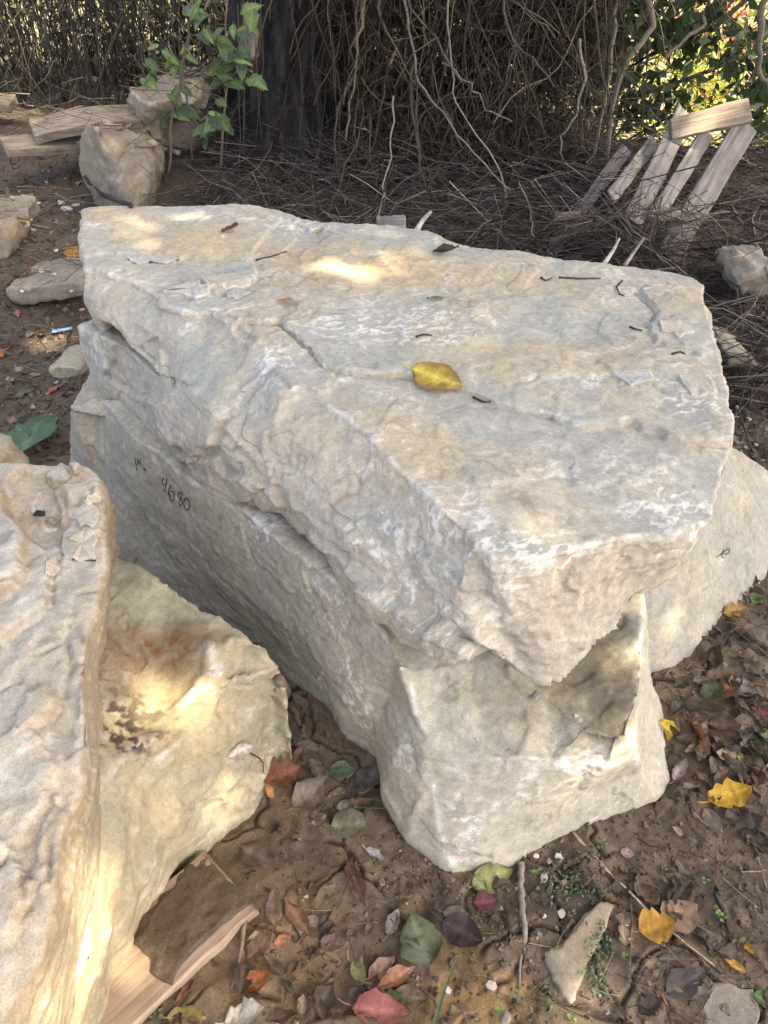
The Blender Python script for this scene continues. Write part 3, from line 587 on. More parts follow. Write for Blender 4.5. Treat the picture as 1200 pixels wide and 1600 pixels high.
def wood_mat(name, a, b):
    t = NT(name); v = t.coord('Object'); f = t.noise(t.scale(v, (4, 90, 60)), 1, 5, .65, .5); f2 = t.noise(v, 9, 4, .6)
    col = t.mix(t.ramp(f, .3, .7), a, b); col = t.mix(.5, col, t.mix(t.ramp(f2, .35, .65), (.65, .64, .62), (1.2, 1.2, 1.2)), 'MULTIPLY')
    return t.fin(col, .85, t.bump(f, .6, .003), .2)
M['wood_grey'] = wood_mat('weathered_wood', (.12, .105, .095), (.28, .25, .225))
M['wood_tan'] = wood_mat('rough_wood', (.16, .125, .09), (.34, .28, .205))
M['wood_fresh'] = wood_mat('split_wood', (.25, .175, .12), (.38, .29, .21))
M['ink'] = NT('black_marker').fin((.035, .034, .036), .8)
M['blue'] = NT('blue_plastic').fin((.25, .42, .62), .4)

# ------------------------------------------------------------------ boards, pallet, sticks
def plank_me(name, L, w, th, seed, taper=1.0, ragged=.0, warpz=.0):
    r = random.Random(seed); n = 10; mb = MB(); V = []
    for i in range(n+1):
        u = i/n; ww = w*(1+(taper-1)*u)*(1+r.uniform(-.03, .03)); x = L*u
        zz = warpz*math.sin(u*math.pi)
        for sy, sz in ((-1, -1), (1, -1), (1, 1), (-1, 1)):
            dx = r.uniform(-ragged, ragged) if i in (0, n) else 0
            V.append((x+dx, sy*ww/2+r.uniform(-.003, .003), zz+sz*th/2+r.uniform(-.001, .001)))
    F_ = []
    for i in range(n):
        for k in range(4):
            a = i*4+k; b = i*4+(k+1) % 4; F_.append((a, a+4, b+4, b))
    F_ += [(0, 1, 2, 3), (n*4+3, n*4+2, n*4+1, n*4)]
    mb.add(V, F_); return mb.build(name)
def frame_between(p0, p1, up):
    p0 = Vector(p0); p1 = Vector(p1); x = (p1-p0).normalized(); z = Vector(up); z = (z - x*z.dot(x)).normalized(); y = z.cross(x)
    m = Matrix((x, y, z)).transposed().to_4x4(); m.translation = p0; return m, (p1-p0).length
def board(name, p0, p1, w, th, up, mat, seed, parent=None, **kw):
    m, L = frame_between(p0, p1, up); o = link(name, plank_me(name, L, w, th, seed, **kw), mat)
    bv = o.modifiers.new('b', 'BEVEL'); bv.width = min(.004, th*.2); bv.segments = 1
    if parent is not None: o.parent = parent; o.matrix_local = parent.matrix_basis.inverted() @ m
    else: o.matrix_basis = m
    return o
pal = empty('broken_pallet', PY(1030, 350, 3.7), 'broken wooden pallet leaning in the brush at the right', 'pallet')
pup = (.25, -.85, .45)
for k, (a, b, w, ra) in enumerate([((979,232),(880,368),.072,.02), ((1023,220),(964,296),.07,.01), ((1070,176),(1002,318),.115,.03), ((1105,208),(1036,320),.085,.01), ((1168,192),(1060,372),.145,.004)]):
    board('slat', PY(b[0]-(a[0]-b[0])*.16, b[1]-(a[1]-b[1])*.16, 3.57), PY(*a, 3.95), w*.92, .014, pup, M['wood_grey'], 40+k, pal, ragged=ra, taper=.95)
board('stringer', PY(1048,203,3.86), PY(1172,172,3.88), .095, .04, pup, M['wood_tan'], 47, pal, taper=1.15, ragged=.01)
board('stringer', PY(1012,331,3.60), PY(1082,339,3.60), .06, .05, pup, M['wood_tan'], 48, pal)
board('stringer', PY(866,340,3.62), PY(906,338,3.62), .04, .04, pup, M['wood_tan'], 49, pal)
setp(board('old_board', PY(52,207,4.15), PY(214,182,4.35), .16, .05, (.0,-.35,.93), M['wood_tan'], 51, ragged=.02, warpz=.02), 'upper rough board lying on the bank at the left', 'board')
setp(board('old_board', PY(8,229,4.05), PY(140,222,4.30), .15, .045, (.0,-.3,.95), M['wood_tan'], 52, ragged=.015), 'lower pale board under the rough one on the left bank', 'board')
setp(board('old_board', PY(-30,158,4.8), PY(22,162,4.8), .12, .05, (.0,-.3,.95), M['wood_tan'], 53), 'board end at the left edge before the hedge', 'board')
setp(board('board_end', PY(588,352,3.2), PY(634,350,3.2), .06, .05, (.0,-.8,.6), M['wood_grey'], 54), 'short grey board end just behind the top slab', 'board')
pb = board('muddy_plank', np.array([-.5785,.3759,.03]), np.array([-.2883,.6796,.03]), .16, .026, (0, -.05, 1), M['wood_fresh'], 55, ragged=.015)
setp(pb, 'split wooden plank under the tan boulder, caked with mud', 'plank')
mud = MB(); pm = []
o_px = jag([(200,1470),(236,1500),(254,1530),(268,1536),(290,1512)], 4, 2, False)+[(283,1506),(311,1478),(338,1453),(365,1428),(392,1411),(390,1404),(374,1388),(355,1373),(338,1354),(322,1338),(280,1360),(235,1410)]
mudtop = [P(x, y, .046) for x, y in o_px]; NM = len(mudtop); mc = sum(mudtop)/len(mudtop)
mud.add([mc+[0,0,.004]]+[mc+(p-mc)*.8+[0,0,.003] for k, p in enumerate(mudtop)]+[p-[0,0,.001] for p in mudtop]+[p-[0,0,.012] for p in mudtop],
        [(0, 1+(k+1) % NM, 1+k) for k in range(NM)]+[(1+k, 1+(k+1) % NM, 1+NM+(k+1) % NM, 1+NM+k) for k in range(NM)]+[(1+NM+k, 1+NM+(k+1) % NM, 1+2*NM+(k+1) % NM, 1+2*NM+k) for k in range(NM)])
mo = link('mud_crust', mud.build('mud_crust', True), M['ground']); n_ = len(mo.data.vertices); bpy.context.view_layer.update()
attr(mo.data, 'tint', np.tile([.105, .076, .052, 1], (n_, 1)), 'FLOAT_COLOR'); mo.parent = pb; mo.matrix_parent_inverse = pb.matrix_basis.inverted()
sb = mo.modifiers.new('s', 'SUBSURF'); sb.subdivision_type = 'SIMPLE'; sb.levels = sb.render_levels = 4
dt_ = bpy.data.textures.new('mud', 'CLOUDS'); dt_.noise_scale = .035; dm = mo.modifiers.new('d', 'DISPLACE'); dm.texture = dt_; dm.strength = .010; dm.mid_level = .45; dm.texture_coords = 'GLOBAL'

def tube_np(path, r0, r1, sides=5, jit=0.0):
    path = np.asarray(path, float); n = len(path); d_ = np.empty_like(path); d_[1:-1] = path[2:]-path[:-2]; d_[0] = path[1]-path[0]; d_[-1] = path[-1]-path[-2]; d_ /= np.maximum(np.linalg.norm(d_, axis=1), 1e-9)[:, None]
    ref = np.array([0, 0, 1.]) if abs(d_[:, 2]).mean() < .8 else np.array([1., 0, 0]); a = np.cross(d_, ref); a /= np.maximum(np.linalg.norm(a, axis=1), 1e-9)[:, None]; b = np.cross(d_, a)
    rr = np.linspace(r0, r1, n)*(1+jit*rng.uniform(-1, 1, n))
    if sides > 4: path = np.concatenate([path[:1], path, path[-1:]]); a = np.concatenate([a[:1], a, a[-1:]]); b = np.concatenate([b[:1], b, b[-1:]]); rr = np.concatenate([[r0*.05], rr, [r1*.05]]); n += 2
    th = np.arange(sides)*2*math.pi/sides
    V = (path[:, None, :]+rr[:, None, None]*(np.cos(th)[None, :, None]*a[:, None, :]+np.sin(th)[None, :, None]*b[:, None, :])).reshape(-1, 3)
    i = np.arange(n-1)[:, None]*sides; k = np.arange(sides)[None, :]; k2 = (k+1) % sides
    F_ = np.stack([i+k, i+k2, i+sides+k2, i+sides+k], -1).reshape(-1, 4); return V, F_
class Bulk:                                        # many tubes or leaves in ONE stuff mesh
    def __init__(s): s.V = []; s.F = []; s.C = []; s.n = 0
    def tube(s, path, r0, r1, col, sides=3, jit=.1):
        V, F_ = tube_np(path, r0, r1, sides, jit); s.V.append(V); s.F.append(F_+s.n); s.n += len(V); s.C.append(np.tile(col, (len(V), 1)))
    def quads(s, V, C):                            # V (k,4,3), C (k,3)
        k = len(V); s.V.append(V.reshape(-1, 3)); s.F.append(np.arange(4*k).reshape(-1, 4)+s.n); s.n += 4*k; s.C.append(np.repeat(C, 4, 0))
    def build(s, name, mat, label=None, cat=None, kind=None, parent=None, smooth=False):
        V = np.concatenate(s.V); org = np.array([V[:, 0].mean(), V[:, 1].mean(), V[:, 2].min()]); me = mesh_np(name, V-org, np.concatenate(s.F), smooth)
        attr(me, 'tint', np.concatenate([np.concatenate(s.C), np.ones((len(V), 1))], 1), 'FLOAT_COLOR')
        o = link(name, me, mat, None, org)
        if parent is not None: o.parent = parent; o.location = org-np.array(parent.location)
        return setp(o, label, cat, None, kind)
def stick(name, pts, r0, r1, col, label, cat='stick', sides=6, group=None, wob=.0):
    path = []
    for a, b in zip(pts, pts[1:]):
        for k in range(4): path.append(np.array(a)+(np.array(b)-np.array(a))*k/4+wob*rng.normal(size=3))
    path.append(np.array(pts[-1])); bk = Bulk(); bk.tube(path, r0, r1, col, sides, .12); return _stick_fin(bk, name, label, cat, group)
def _stick_fin(bk, name, label, cat, group):
    o = bk.build(name, M['twig'], label, cat, smooth=True)
    if group: o['group'] = group
    return o
def on(x, y, dz=.006): p, n_ = hit(x, y); return p+n_*dz
def gz_at(x, y): return drop(x, y)[0][2]
def jitter_col(c, a=.25): return np.array(c)*rng.uniform(1-a, 1+a)
def leaf_quads(cen, size, cols, flat=0.0, aspect=.55, droop=0.0):
    k = len(cen); d_ = rng.normal(size=(k, 3)); d_[:, 2] = d_[:, 2]*(1-flat)-droop; d_ /= np.linalg.norm(d_, axis=1)[:, None]
    u = rng.normal(size=(k, 3)); w = np.cross(d_, u); w /= np.maximum(np.linalg.norm(w, axis=1), 1e-6)[:, None]; s_ = size[:, None]
    n_ = np.cross(d_, w)*s_*.10
    return np.stack([cen-d_*s_*.5, cen+w*s_*aspect*.5+n_, cen+d_*s_*.5, cen-w*s_*aspect*.5+n_], 1), cols

# ------------------------------------------------------------------ trees and thicket
def trunk_mesh(name, pts, radii, seed, ridges=.03, col=(.022, .021, .022), sides=72, flare=None):
    pts = np.array(pts, float); n = 70; s_ = np.linspace(0, len(pts)-1, n); C_ = np.stack([np.interp(s_, range(len(pts)), pts[:, k]) for k in range(3)], 1); R_ = np.interp(s_, range(len(pts)), radii)
    th = np.linspace(0, 2*math.pi, sides, endpoint=False); TH, II = np.meshgrid(th, np.arange(n)); q = np.stack([np.cos(TH.ravel())*3, np.sin(TH.ravel())*3, C_[II.ravel(), 2]*1.6], 1)
    rid = np.abs(fbm(q, 1.6, 4, seed, .55)); low = fbm(q*[.5, .5, 1], .7, 2, seed+9)
    rr = R_[II.ravel()]*(1+.16*low) + ridges*(rid-.35)
    V = C_[II.ravel()]+np.stack([np.cos(TH.ravel())*rr, np.sin(TH.ravel())*rr, 0*rr], 1)
    i = np.arange(n-1)[:, None]*sides; k = np.arange(sides)[None, :]; F_ = np.stack([i+k, i+(k+1) % sides, i+sides+(k+1) % sides, i+sides+k], -1).reshape(-1, 4)
    c_ = np.tile(col, (len(V), 1))*(.7+1.0*rid)[:, None]; return V, F_, c_
tx, ty = -.52, 4.62; tz = .36
tree = empty('old_tree', (tx, ty, tz), 'thick black-barked tree trunk standing behind the stones', 'tree')
V, F_, c_ = trunk_mesh('trunk', [(tx-.06,ty,tz),(tx-.03,ty,tz+.25),(tx,ty,tz+.7),(tx+.03,ty+.02,tz+1.6),(tx+.1,ty+.05,tz+3.4)], [.46,.32,.265,.245,.2], 300, .10, (.027, .0245, .0225))
pale_ = np.exp(-(((V-np.array(PY(392,60,4.45)))/[.06,.3,.10])**2).sum(1))
c_ = lerp(c_, (.30, .24, .18), np.clip(sstep(.35, .55, pale_+.35*fbm(V, 14, 3, 310)), 0, .85))
me = mesh_np('trunk', V-np.array([tx, ty, tz]), F_); attr(me, 'tint', np.concatenate([c_, np.ones((len(c_), 1))], 1), 'FLOAT_COLOR'); link('trunk', me, M['bark'], tree)
V, F_, c_ = trunk_mesh('side_stem', [(-.20,4.70,.36),(-.17,4.68,.8),(-.14,4.7,1.4),(-.12,4.75,2.6)], [.14,.11,.10,.08], 320, .03, (.05, .036, .026), 40)
me = mesh_np('side_stem', V-np.array([tx, ty, tz]), F_); attr(me, 'tint', np.concatenate([c_, np.ones((len(c_), 1))], 1), 'FLOAT_COLOR'); link('side_stem', me, M['bark'], tree)

def strand(p, length, n, sway, down=1.0, curl=.0):
    pts = [np.array(p, float)]; d_ = np.array([0, 0, -down])+rng.normal(size=3)*sway; st = length/n
    for k in range(n):
        d_ = d_+rng.normal(size=3)*sway*.55+np.array([0, 0, -.12*down]); d_ /= np.linalg.norm(d_); pts.append(pts[-1]+d_*st)
    return pts
vc = Bulk()
for k in range(40):                                 # vines clinging to the trunk
    a = rng.uniform(-2.4, .1); r_ = .30; x = tx+math.cos(a)*r_; y = ty+math.sin(a)*r_; vc.tube(strand((x, y-.02, rng.uniform(1.0, 2.0)), rng.uniform(.3, 1.2), 12, .14), rng.uniform(.002, .006), .0015, jitter_col((.10, .08, .058), .4))
for k in range(820):                                # long hanging dead vines
    x = rng.uniform(-.27, 1.12); y = rng.uniform(4.25, 5.25); z = rng.uniform(1.3, 2.3); g_ = .42
    c0 = (.066, .052, .038) if rng.random() < .78 else (.16, .13, .095)
    vc.tube(strand((x, y, z), min(z-g_, rng.uniform(.6, 2.0)), 16, .20+.34*rng.random()), rng.uniform(.003, .007), rng.uniform(.0015, .003), jitter_col(c0))
for k in range(70):                                 # thicker forked dead branches
    x = rng.uniform(-.2, 1.15); y = rng.uniform(4.1, 4.9); z = rng.uniform(.6, 1.7); c0 = jitter_col((.085, .068, .05), .3); r_ = rng.uniform(.004, .010)
    p_ = strand((x, y, z), rng.uniform(.4, 1.1), 10, .38, .6); vc.tube(p_, r_, r_*.4, c0, 5)
    for j in (3, 5, 7): vc.tube(strand(p_[j], rng.uniform(.15, .45), 6, .6, .4), r_*.5, r_*.15, c0, 3)
for k in range(5200):                               # curly dry tendrils
    x = rng.uniform(-.22, 1.18); y = rng.uniform(4.15, 5.3); z = rng.uniform(.45, 1.75)
    vc.tube(strand((x, y, z), rng.uniform(.12, .5), 7, .75, .35), rng.uniform(.0012, .003), .001, jitter_col((.062, .048, .036) if rng.random() < .84 else (.15, .12, .088), .35))
k = 5200; cen = np.stack([rng.uniform(-.2, 1.15, k), rng.uniform(4.3, 5.4, k), rng.uniform(.45, 2.0, k)], 1)
vc.quads(*leaf_quads(cen, rng.uniform(.015, .05, k), np.array((.065, .048, .033))*rng.uniform(.5, 1.7, (k, 1))))
vc.build('dead_vine_curtain', M['twig'], 'tangled curtain of dead brown vines hanging beside the trunk', 'vines', 'stuff')
bp = Bulk()
for k in range(4200):                               # brush heap at the foot of the tree
    x = rng.uniform(-1.05, 1.25); y = rng.uniform(3.2, 4.75); z = gz_at(x, y) if k % 3 == 0 else None
    if z is None: z = np.interp(y, GY, GZ)
    z += abs(rng.normal())*.09*sstep(-1.1, -.6, np.array(x))*(1 if y > 3.5 else .4)+.01
    a = rng.uniform(0, 2*math.pi); L = rng.uniform(.12, .55); d_ = np.array([math.cos(a), math.sin(a)*.6, rng.normal()*.28])
    p0 = np.array([x, y, z]); m_ = p0+d_*L*.5+rng.normal(size=3)*.03; bp.tube([p0-d_*L*.5, p0+rng.normal(size=3)*.02, m_, p0+d_*L*.8+rng.normal(size=3)*.03], rng.uniform(.0015, .0038), .001, jitter_col((.078, .067, .057) if rng.random() < .8 else (.21, .18, .15), .35))
for k in range(1500):                               # brush under the pallet
    x = rng.uniform(.85, 2.3); y = rng.uniform(2.35, 4.6); z = np.interp(y, GY, GZ)+abs(rng.normal())*.075+.005
    a = rng.uniform(0, 2*math.pi); L = rng.uniform(.15, .7); d_ = np.array([math.cos(a), math.sin(a)*.7, rng.normal()*.25]); p0 = np.array([x, y, z])
    bp.tube([p0-d_*L*.5, p0+rng.normal(size=3)*.02, p0+d_*L*.4+rng.normal(size=3)*.03, p0+d_*L*.7+rng.normal(size=3)*.04], rng.uniform(.0018, .005), .0012, jitter_col((.066, .054, .046) if rng.random() < .8 else (.21, .18, .145), .35))
for k in range(130):                                # twigs in front of the pallet
    p0 = PY(rng.uniform(880, 1100), rng.uniform(318, 372), rng.uniform(3.25, 3.55)); a = rng.uniform(0, 6.28); L = rng.uniform(.1, .4); d_ = np.array([math.cos(a), .3*rng.normal(), math.sin(a)*.6])
    bp.tube([p0-d_*L*.5, p0+rng.normal(size=3)*.02, p0+d_*L*.5+rng.normal(size=3)*.03], rng.uniform(.0015, .004), .001, jitter_col((.10, .08, .066) if rng.random() < .8 else (.26, .22, .18), .35))
for k in range(1300):                               # dry roots and grass on the left bank
    x = rng.uniform(-2.9, -.75); y = rng.uniform(2.6, 5.2); z = gz_at(x, y)+abs(rng.normal())*.03
    a = rng.uniform(0, 2*math.pi); L = rng.uniform(.06, .35); d_ = np.array([math.cos(a), math.sin(a)*.7, rng.normal()*.2]); p0 = np.array([x, y, z+.004])
    bp.tube([p0-d_*L*.5, p0+rng.normal(size=3)*.012, p0+d_*L*.5+rng.normal(size=3)*.02], rng.uniform(.001, .003), .0008, jitter_col((.11, .085, .065) if rng.random() < .7 else (.24, .20, .15), .35))
bp.build('brush_heap', M['twig'], 'heap of dry grey twigs at the foot of the tree and pallet', 'brush', 'stuff')
hd = Bulk()
for k in range(900):                               # dry hedge at the left
    x = rng.uniform(-3.6, -.72); y = rng.uniform(5.0, 6.5); z = np.interp(y, GY, GZ); h_ = rng.uniform(.5, 2.0)
    c0 = (.15, .13, .105) if rng.random() < .4 else (.06, .052, .042)
    up = strand((x, y, z), h_, 10, .24, -1.0); hd.tube(up, rng.uniform(.0025, .007), .0018, jitter_col(c0, .3))
for k in range(2600):
    x = rng.uniform(-3.6, -.72); y = rng.uniform(4.9, 6.5); z = rng.uniform(.5, 2.0)
    hd.tube(strand((x, y, z), rng.uniform(.15, .5), 6, .5, .3), rng.uniform(.0015, .003), .001, jitter_col((.115, .098, .078), .4))
k = 10000; cen = np.stack([rng.uniform(-3.6, -.72, k), rng.uniform(5.0, 6.6, k), rng.uniform(.5, 2.1, k)], 1)
pal_ = np.array([(.058, .062, .042), (.10, .094, .06), (.085, .072, .056), (.04, .046, .034), (.19, .18, .11)])
hd.quads(*leaf_quads(cen, rng.uniform(.025, .07, k), pal_[rng.integers(0, 5, k)]*rng.uniform(.7, 1.3, (k, 1)), droop=.4))
hd.build('dry_hedge', M['foliage'], 'dry hedge of upright stems with withered leaves behind the left bank', 'hedge', 'stuff')
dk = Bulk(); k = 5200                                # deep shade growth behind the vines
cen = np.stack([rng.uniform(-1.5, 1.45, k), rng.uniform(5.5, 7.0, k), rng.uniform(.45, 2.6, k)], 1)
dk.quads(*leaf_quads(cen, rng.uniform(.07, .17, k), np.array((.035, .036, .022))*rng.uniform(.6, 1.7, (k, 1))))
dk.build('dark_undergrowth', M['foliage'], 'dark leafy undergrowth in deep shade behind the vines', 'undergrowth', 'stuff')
def shrub(x, y, z, rx, rz_, n, cols, label, size=(.05, .11), gap=.0, group=None):
    o = empty('sunlit_shrub', (x, y, z), label, 'shrub', group); b = Bulk()
    r = rng.random(n)**.5; dd = rng.normal(size=(n, 3)); dd /= np.linalg.norm(dd, axis=1)[:, None]; cen = np.array([x, y, z+rz_])+dd*r[:, None]*[rx, rx*.8, rz_]
    keep = fbm(cen, 2.6, 2, 777) > gap; cen = cen[keep]; n = len(cen)
    b.quads(*leaf_quads(cen, rng.uniform(*size, n), np.array(cols)[rng.integers(0, len(cols), n)]*rng.uniform(.7, 1.3, (n, 1)), droop=.3)); b.build('crown', M['foliage'], parent=o)
    s_ = Bulk()
    for k in range(16):
        a = rng.uniform(0, 6.28); e = np.array([x+math.cos(a)*rx*.7, y+math.sin(a)*rx*.6, z+rz_*rng.uniform(.8, 1.8)]); m_ = np.array([x, y, z+rz_*.5])+rng.normal(size=3)*.12
        s_.tube([np.array([x, y, z])+rng.normal(size=3)*[.08, .08, 0], m_, (m_+e)/2+rng.normal(size=3)*.08, e], .018, .004, (.06, .05, .035), 5)
    s_.build('stems', M['twig'], parent=o); return o
YG = [(.34, .36, .05), (.42, .40, .07), (.22, .30, .05), (.50, .45, .12)]; GR = [(.10, .15, .04), (.16, .20, .05), (.28, .30, .06)]
shrub(3.0, 7.0, -.4, 1.0, .75, 2400, YG, 'bright yellow-green shrub in the sun seen past the pallet top', gap=-.12)
shrub(4.4, 8.2, -.5, 1.2, .9, 2200, GR+YG, 'mixed green shrub in the sun at the right edge', gap=-.1)
shrub(2.2, 8.4, -.4, 1.0, .95, 1800, YG+[(.6, .6, .5)], 'pale yellow shrub in the sun seen beside the vine curtain', gap=-.1)
shrub(3.7, 9.6, -.3, .7, .95, 1200, [(.50, .07, .06), (.42, .12, .08), (.3, .25, .08)], 'red-leaved bush far behind the pallet', gap=-.2)
shrub(5.8, 7.0, -.4, 1.1, 1.0, 1600, GR, 'green shrub beyond the pallet cut by the right edge', gap=-.1)
shrub(-2.6, 8.6, .45, 1.3, .8, 1500, GR+[(.5, .5, .35)], 'light green shrub behind the dry hedge', gap=.0)
shrub(-5.0, 8.2, .45, 1.4, .8, 1500, GR+[(.45, .42, .2)], 'olive shrub behind the far left of the hedge', gap=.0)
# low dark boughs and woody vines at the upper right
bo = empty('leafy_bough', PY(1000, 60, 4.9), 'dark leafy bough hanging over the pallet at the top right', 'bough'); b = Bulk()
for n_, cx, cy, sx, sy, Y in ((420, 960, 20, 90, 60, 4.9), (260, 940, 110, 45, 60, 4.8), (330, 1090, 40, 90, 70, 5.1), (260, 1180, 150, 45, 90, 4.9), (240, 1010, 160, 70, 50, 5.3), (300, 860, 30, 40, 60, 5.2)):
    cen = np.array([PY(cx+sx*rng.normal()*.6, cy+sy*rng.normal()*.6, Y+rng.normal()*.2) for _ in range(n_)])
    b.quads(*leaf_quads(cen, rng.uniform(.05, .13, n_), np.array((.035, .055, .022))*rng.uniform(.5, 1.8, (n_, 1)), droop=.8, aspect=.5))
b.build('foliage', M['foliage'], parent=bo); b = Bulk()
for q in [[(1210,-40),(1120,40),(1040,70),(960,120)],[(1220,60),(1110,110),(1000,150),(920,190)],[(1210,150),(1120,190),(1050,180),(960,230)],[(1000,-30),(950,40),(900,70),(860,140)],[(1150,-30),(1080,60),(1010,90)],[(1200,230),(1130,240),(1060,260)],[(1230,110),(1160,170),(1190,300)]]:
    b.tube([PY(x, y, 5.0+rng.normal()*.15) for x, y in q], .016, .006, (.045, .036, .028), 6)
for k in range(260):
    x, y = rng.uniform(880, 1220), rng.uniform(-20, 330); b.tube(strand(PY(x, y, 4.9+rng.normal()*.25), rng.uniform(.15, .5), 6, .6, .3), .003, .0012, jitter_col((.05, .04, .03), .4))
b.build('twigs', M['twig'], parent=bo, kind='stuff')
for pts, r, lab, c0 in [
    ([(965,-20,4.3),(957,60,4.3),(950,130,4.3),(925,250,4.25),(900,300,4.2),(850,350,4.1)], .012, 'long pale woody vine slanting down towards the pallet', (.20, .165, .12)),
    ([(1012,-20,4.2),(1022,40,4.2),(985,90,4.2),(965,130,4.2),(940,280,4.15),(905,330,4.1)], .016, 'thick crooked vine hanging left of the pallet', (.17, .14, .10)),
    ([(1110,-20,4.1),(1100,40,4.1),(1060,70,4.1),(1040,90,4.1)], .010, 'short bent vine at the top right', (.18, .15, .11)),
    ([(1195,-10,4.0),(1185,60,4.0),(1188,110,4.0),(1205,150,4.0)], .016, 'crooked stem at the right edge', (.15, .12, .09)),
    ([(905,60,4.1),(915,120,4.1),(900,180,4.1),(875,215,4.1),(880,250,4.1)], .007, 'thin looping vine in front of the yellow shrub', (.24, .20, .15)),
    ([(632,-20,4.1),(640,60,4.1),(655,130,4.05),(690,180,4.0),(740,240,3.9),(800,300,3.8)], .006, 'pale forked vine sagging across the dead vine curtain', (.20, .17, .135)),
    ([(690,100,4.05),(735,130,4.0),(760,170,4.0),(800,190,3.95)], .005, 'pale side vine crossing the middle of the curtain', (.20, .17, .135)),
    ([(700,-20,4.1),(705,90,4.05),(712,160,4.0),(780,260,3.8),(790,310,3.75)], .005, 'pale straight vine dropping through the middle of the curtain', (.26, .22, .17)),
    ([(570,-20,4.2),(560,60,4.2),(552,140,4.2),(540,220,4.15)], .008, 'tan vine hanging right beside the trunk', (.22, .17, .10)),
    ([(618,150,4.0),(610,230,3.9),(600,290,3.75),(590,340,3.6)], .005, 'slim bare stem rising before the brush heap', (.22, .19, .15)),
    ([(810,285,3.7),(830,330,3.6),(835,372,3.4)], .004, 'thin twig standing up behind the top slab', (.20, .17, .13)),
    ([(300,0,3.9),(290,80,3.85),(272,180,3.8),(263,270,3.7)], .008, 'slender bare stem in front of the green sapling', (.10, .075, .055))]:
    stick('woody_vine', [PY(*q) for q in pts], r, r*.6, c0, lab, 'vine', 6, wob=.006)

# unseen shade tree at right: crown shaped to block sun, gaps cut for dapples
st_ = empty('shade_tree', (6.6, .4, 0), 'tall leafy shade tree out of view on the right', 'tree')
V, F_, c_ = trunk_mesh('trunk', [(6.6,.4,-.1),(6.5,.5,1.5),(6.2,.7,3.2),(5.6,1.0,5.0),(5.2,1.2,6.6)], [.34,.26,.22,.17,.08], 340, .03, (.05, .04, .03), 40)
me = mesh_np('trunk', V-np.array([6.6, .4, 0]), F_); attr(me, 'tint', np.concatenate([c_, np.ones((len(c_), 1))], 1), 'FLOAT_COLOR'); link('trunk', me, M['bark'], st_)
SD = np.array(SUN_DIR); cb = Bulk(); NL = 26000
tg = np.stack([rng.uniform(-3.9, 3.2, NL), rng.uniform(-1.0, 6.2, NL), np.full(NL, .35)], 1)
tg = tg[~((tg[:, 0] > 1.5) & (tg[:, 1] > 5.0)) & ~((tg[:, 0] < -1.3) & (tg[:, 1] > 4.9))]; cen = tg+SD*rng.uniform(6.2, 9.0, len(tg))[:, None]
GAPS = [(PA(x, y), r) for x, y, r in [(500,405,-.02),(540,420,-.022),(585,432,-.016),(630,428,-.022),(675,442,-.026),(600,395,-.026),(650,405,-.028),(470,432,-.026),(520,445,-.028),(560,380,-.03),(300,345,-.015),(250,350,-.02),(330,395,-.018),(240,385,-.02),(200,335,-.015),(370,410,-.02),(420,395,-.025),(1070,470,-.025)]]
GAPS += [(P(*q), r) for q, r in [((260,1075,.36),-.002),((215,1110,.36),-.014),((305,1095,.34),-.014),((230,1040,.37),-.02),((320,1130,.3),-.01),((280,1190,.27),-.015),((210,1210,.34),-.015),((340,1240,.12),-.01),((380,1200,.1),-.02),((105,1570,.36),-.008),((148,1490,.32),-.006),((130,1400,.36),-.018),((180,1425,.28),-.016),((250,1420,.05),-.010),((330,1300,.05),-.02),((205,1500,.08),-.022),((150,1310,.37),-.015),((70,1580,.5),-.02),
        ((1004,985,.38),-.005),((1002,1050,.37),-.005),((1000,1110,.36),-.012),((940,1200,.24),-.005),((880,1230,.2),-.02),((1035,1025,.05),.012),((1040,970,.13),-.01),((1002,940,.4),-.01),((985,1180,.25),-.005)]]
GAPS += [(P(75,560,.0),.05),
        (PY(860,240,4.6),.06),(PY(560,180,4.4),.05),(PY(1100,190,3.9),.08),(PY(90,140,5.2),.08)]
keep = np.ones(len(cen), bool)
for T_, r in GAPS:
    w = cen-np.array(T_); d_ = np.linalg.norm(w-(w@SD)[:, None]*SD, axis=1); keep &= d_ > r+.064
cen = cen[keep]; n_ = len(cen)
cb.quads(*leaf_quads(cen, rng.uniform(.17, .27, n_), np.array((.07, .10, .03))*rng.uniform(.7, 1.3, (n_, 1)), aspect=.66)); cb.build('crown', M['foliage'], parent=st_)
lb = Bulk()
for k in range(26):
    e = cen[rng.integers(0, n_)]; s0 = np.array([5.7, .95, 4.3])+rng.normal(size=3)*[.1, .1, .5]; m_ = (s0+e)/2+rng.normal(size=3)*.25; lb.tube([s0, (s0+m_)/2, m_, (m_+e)/2, e], .05, .01, (.05, .04, .03), 5)
lb.build('limbs', M['bark'], parent=st_)

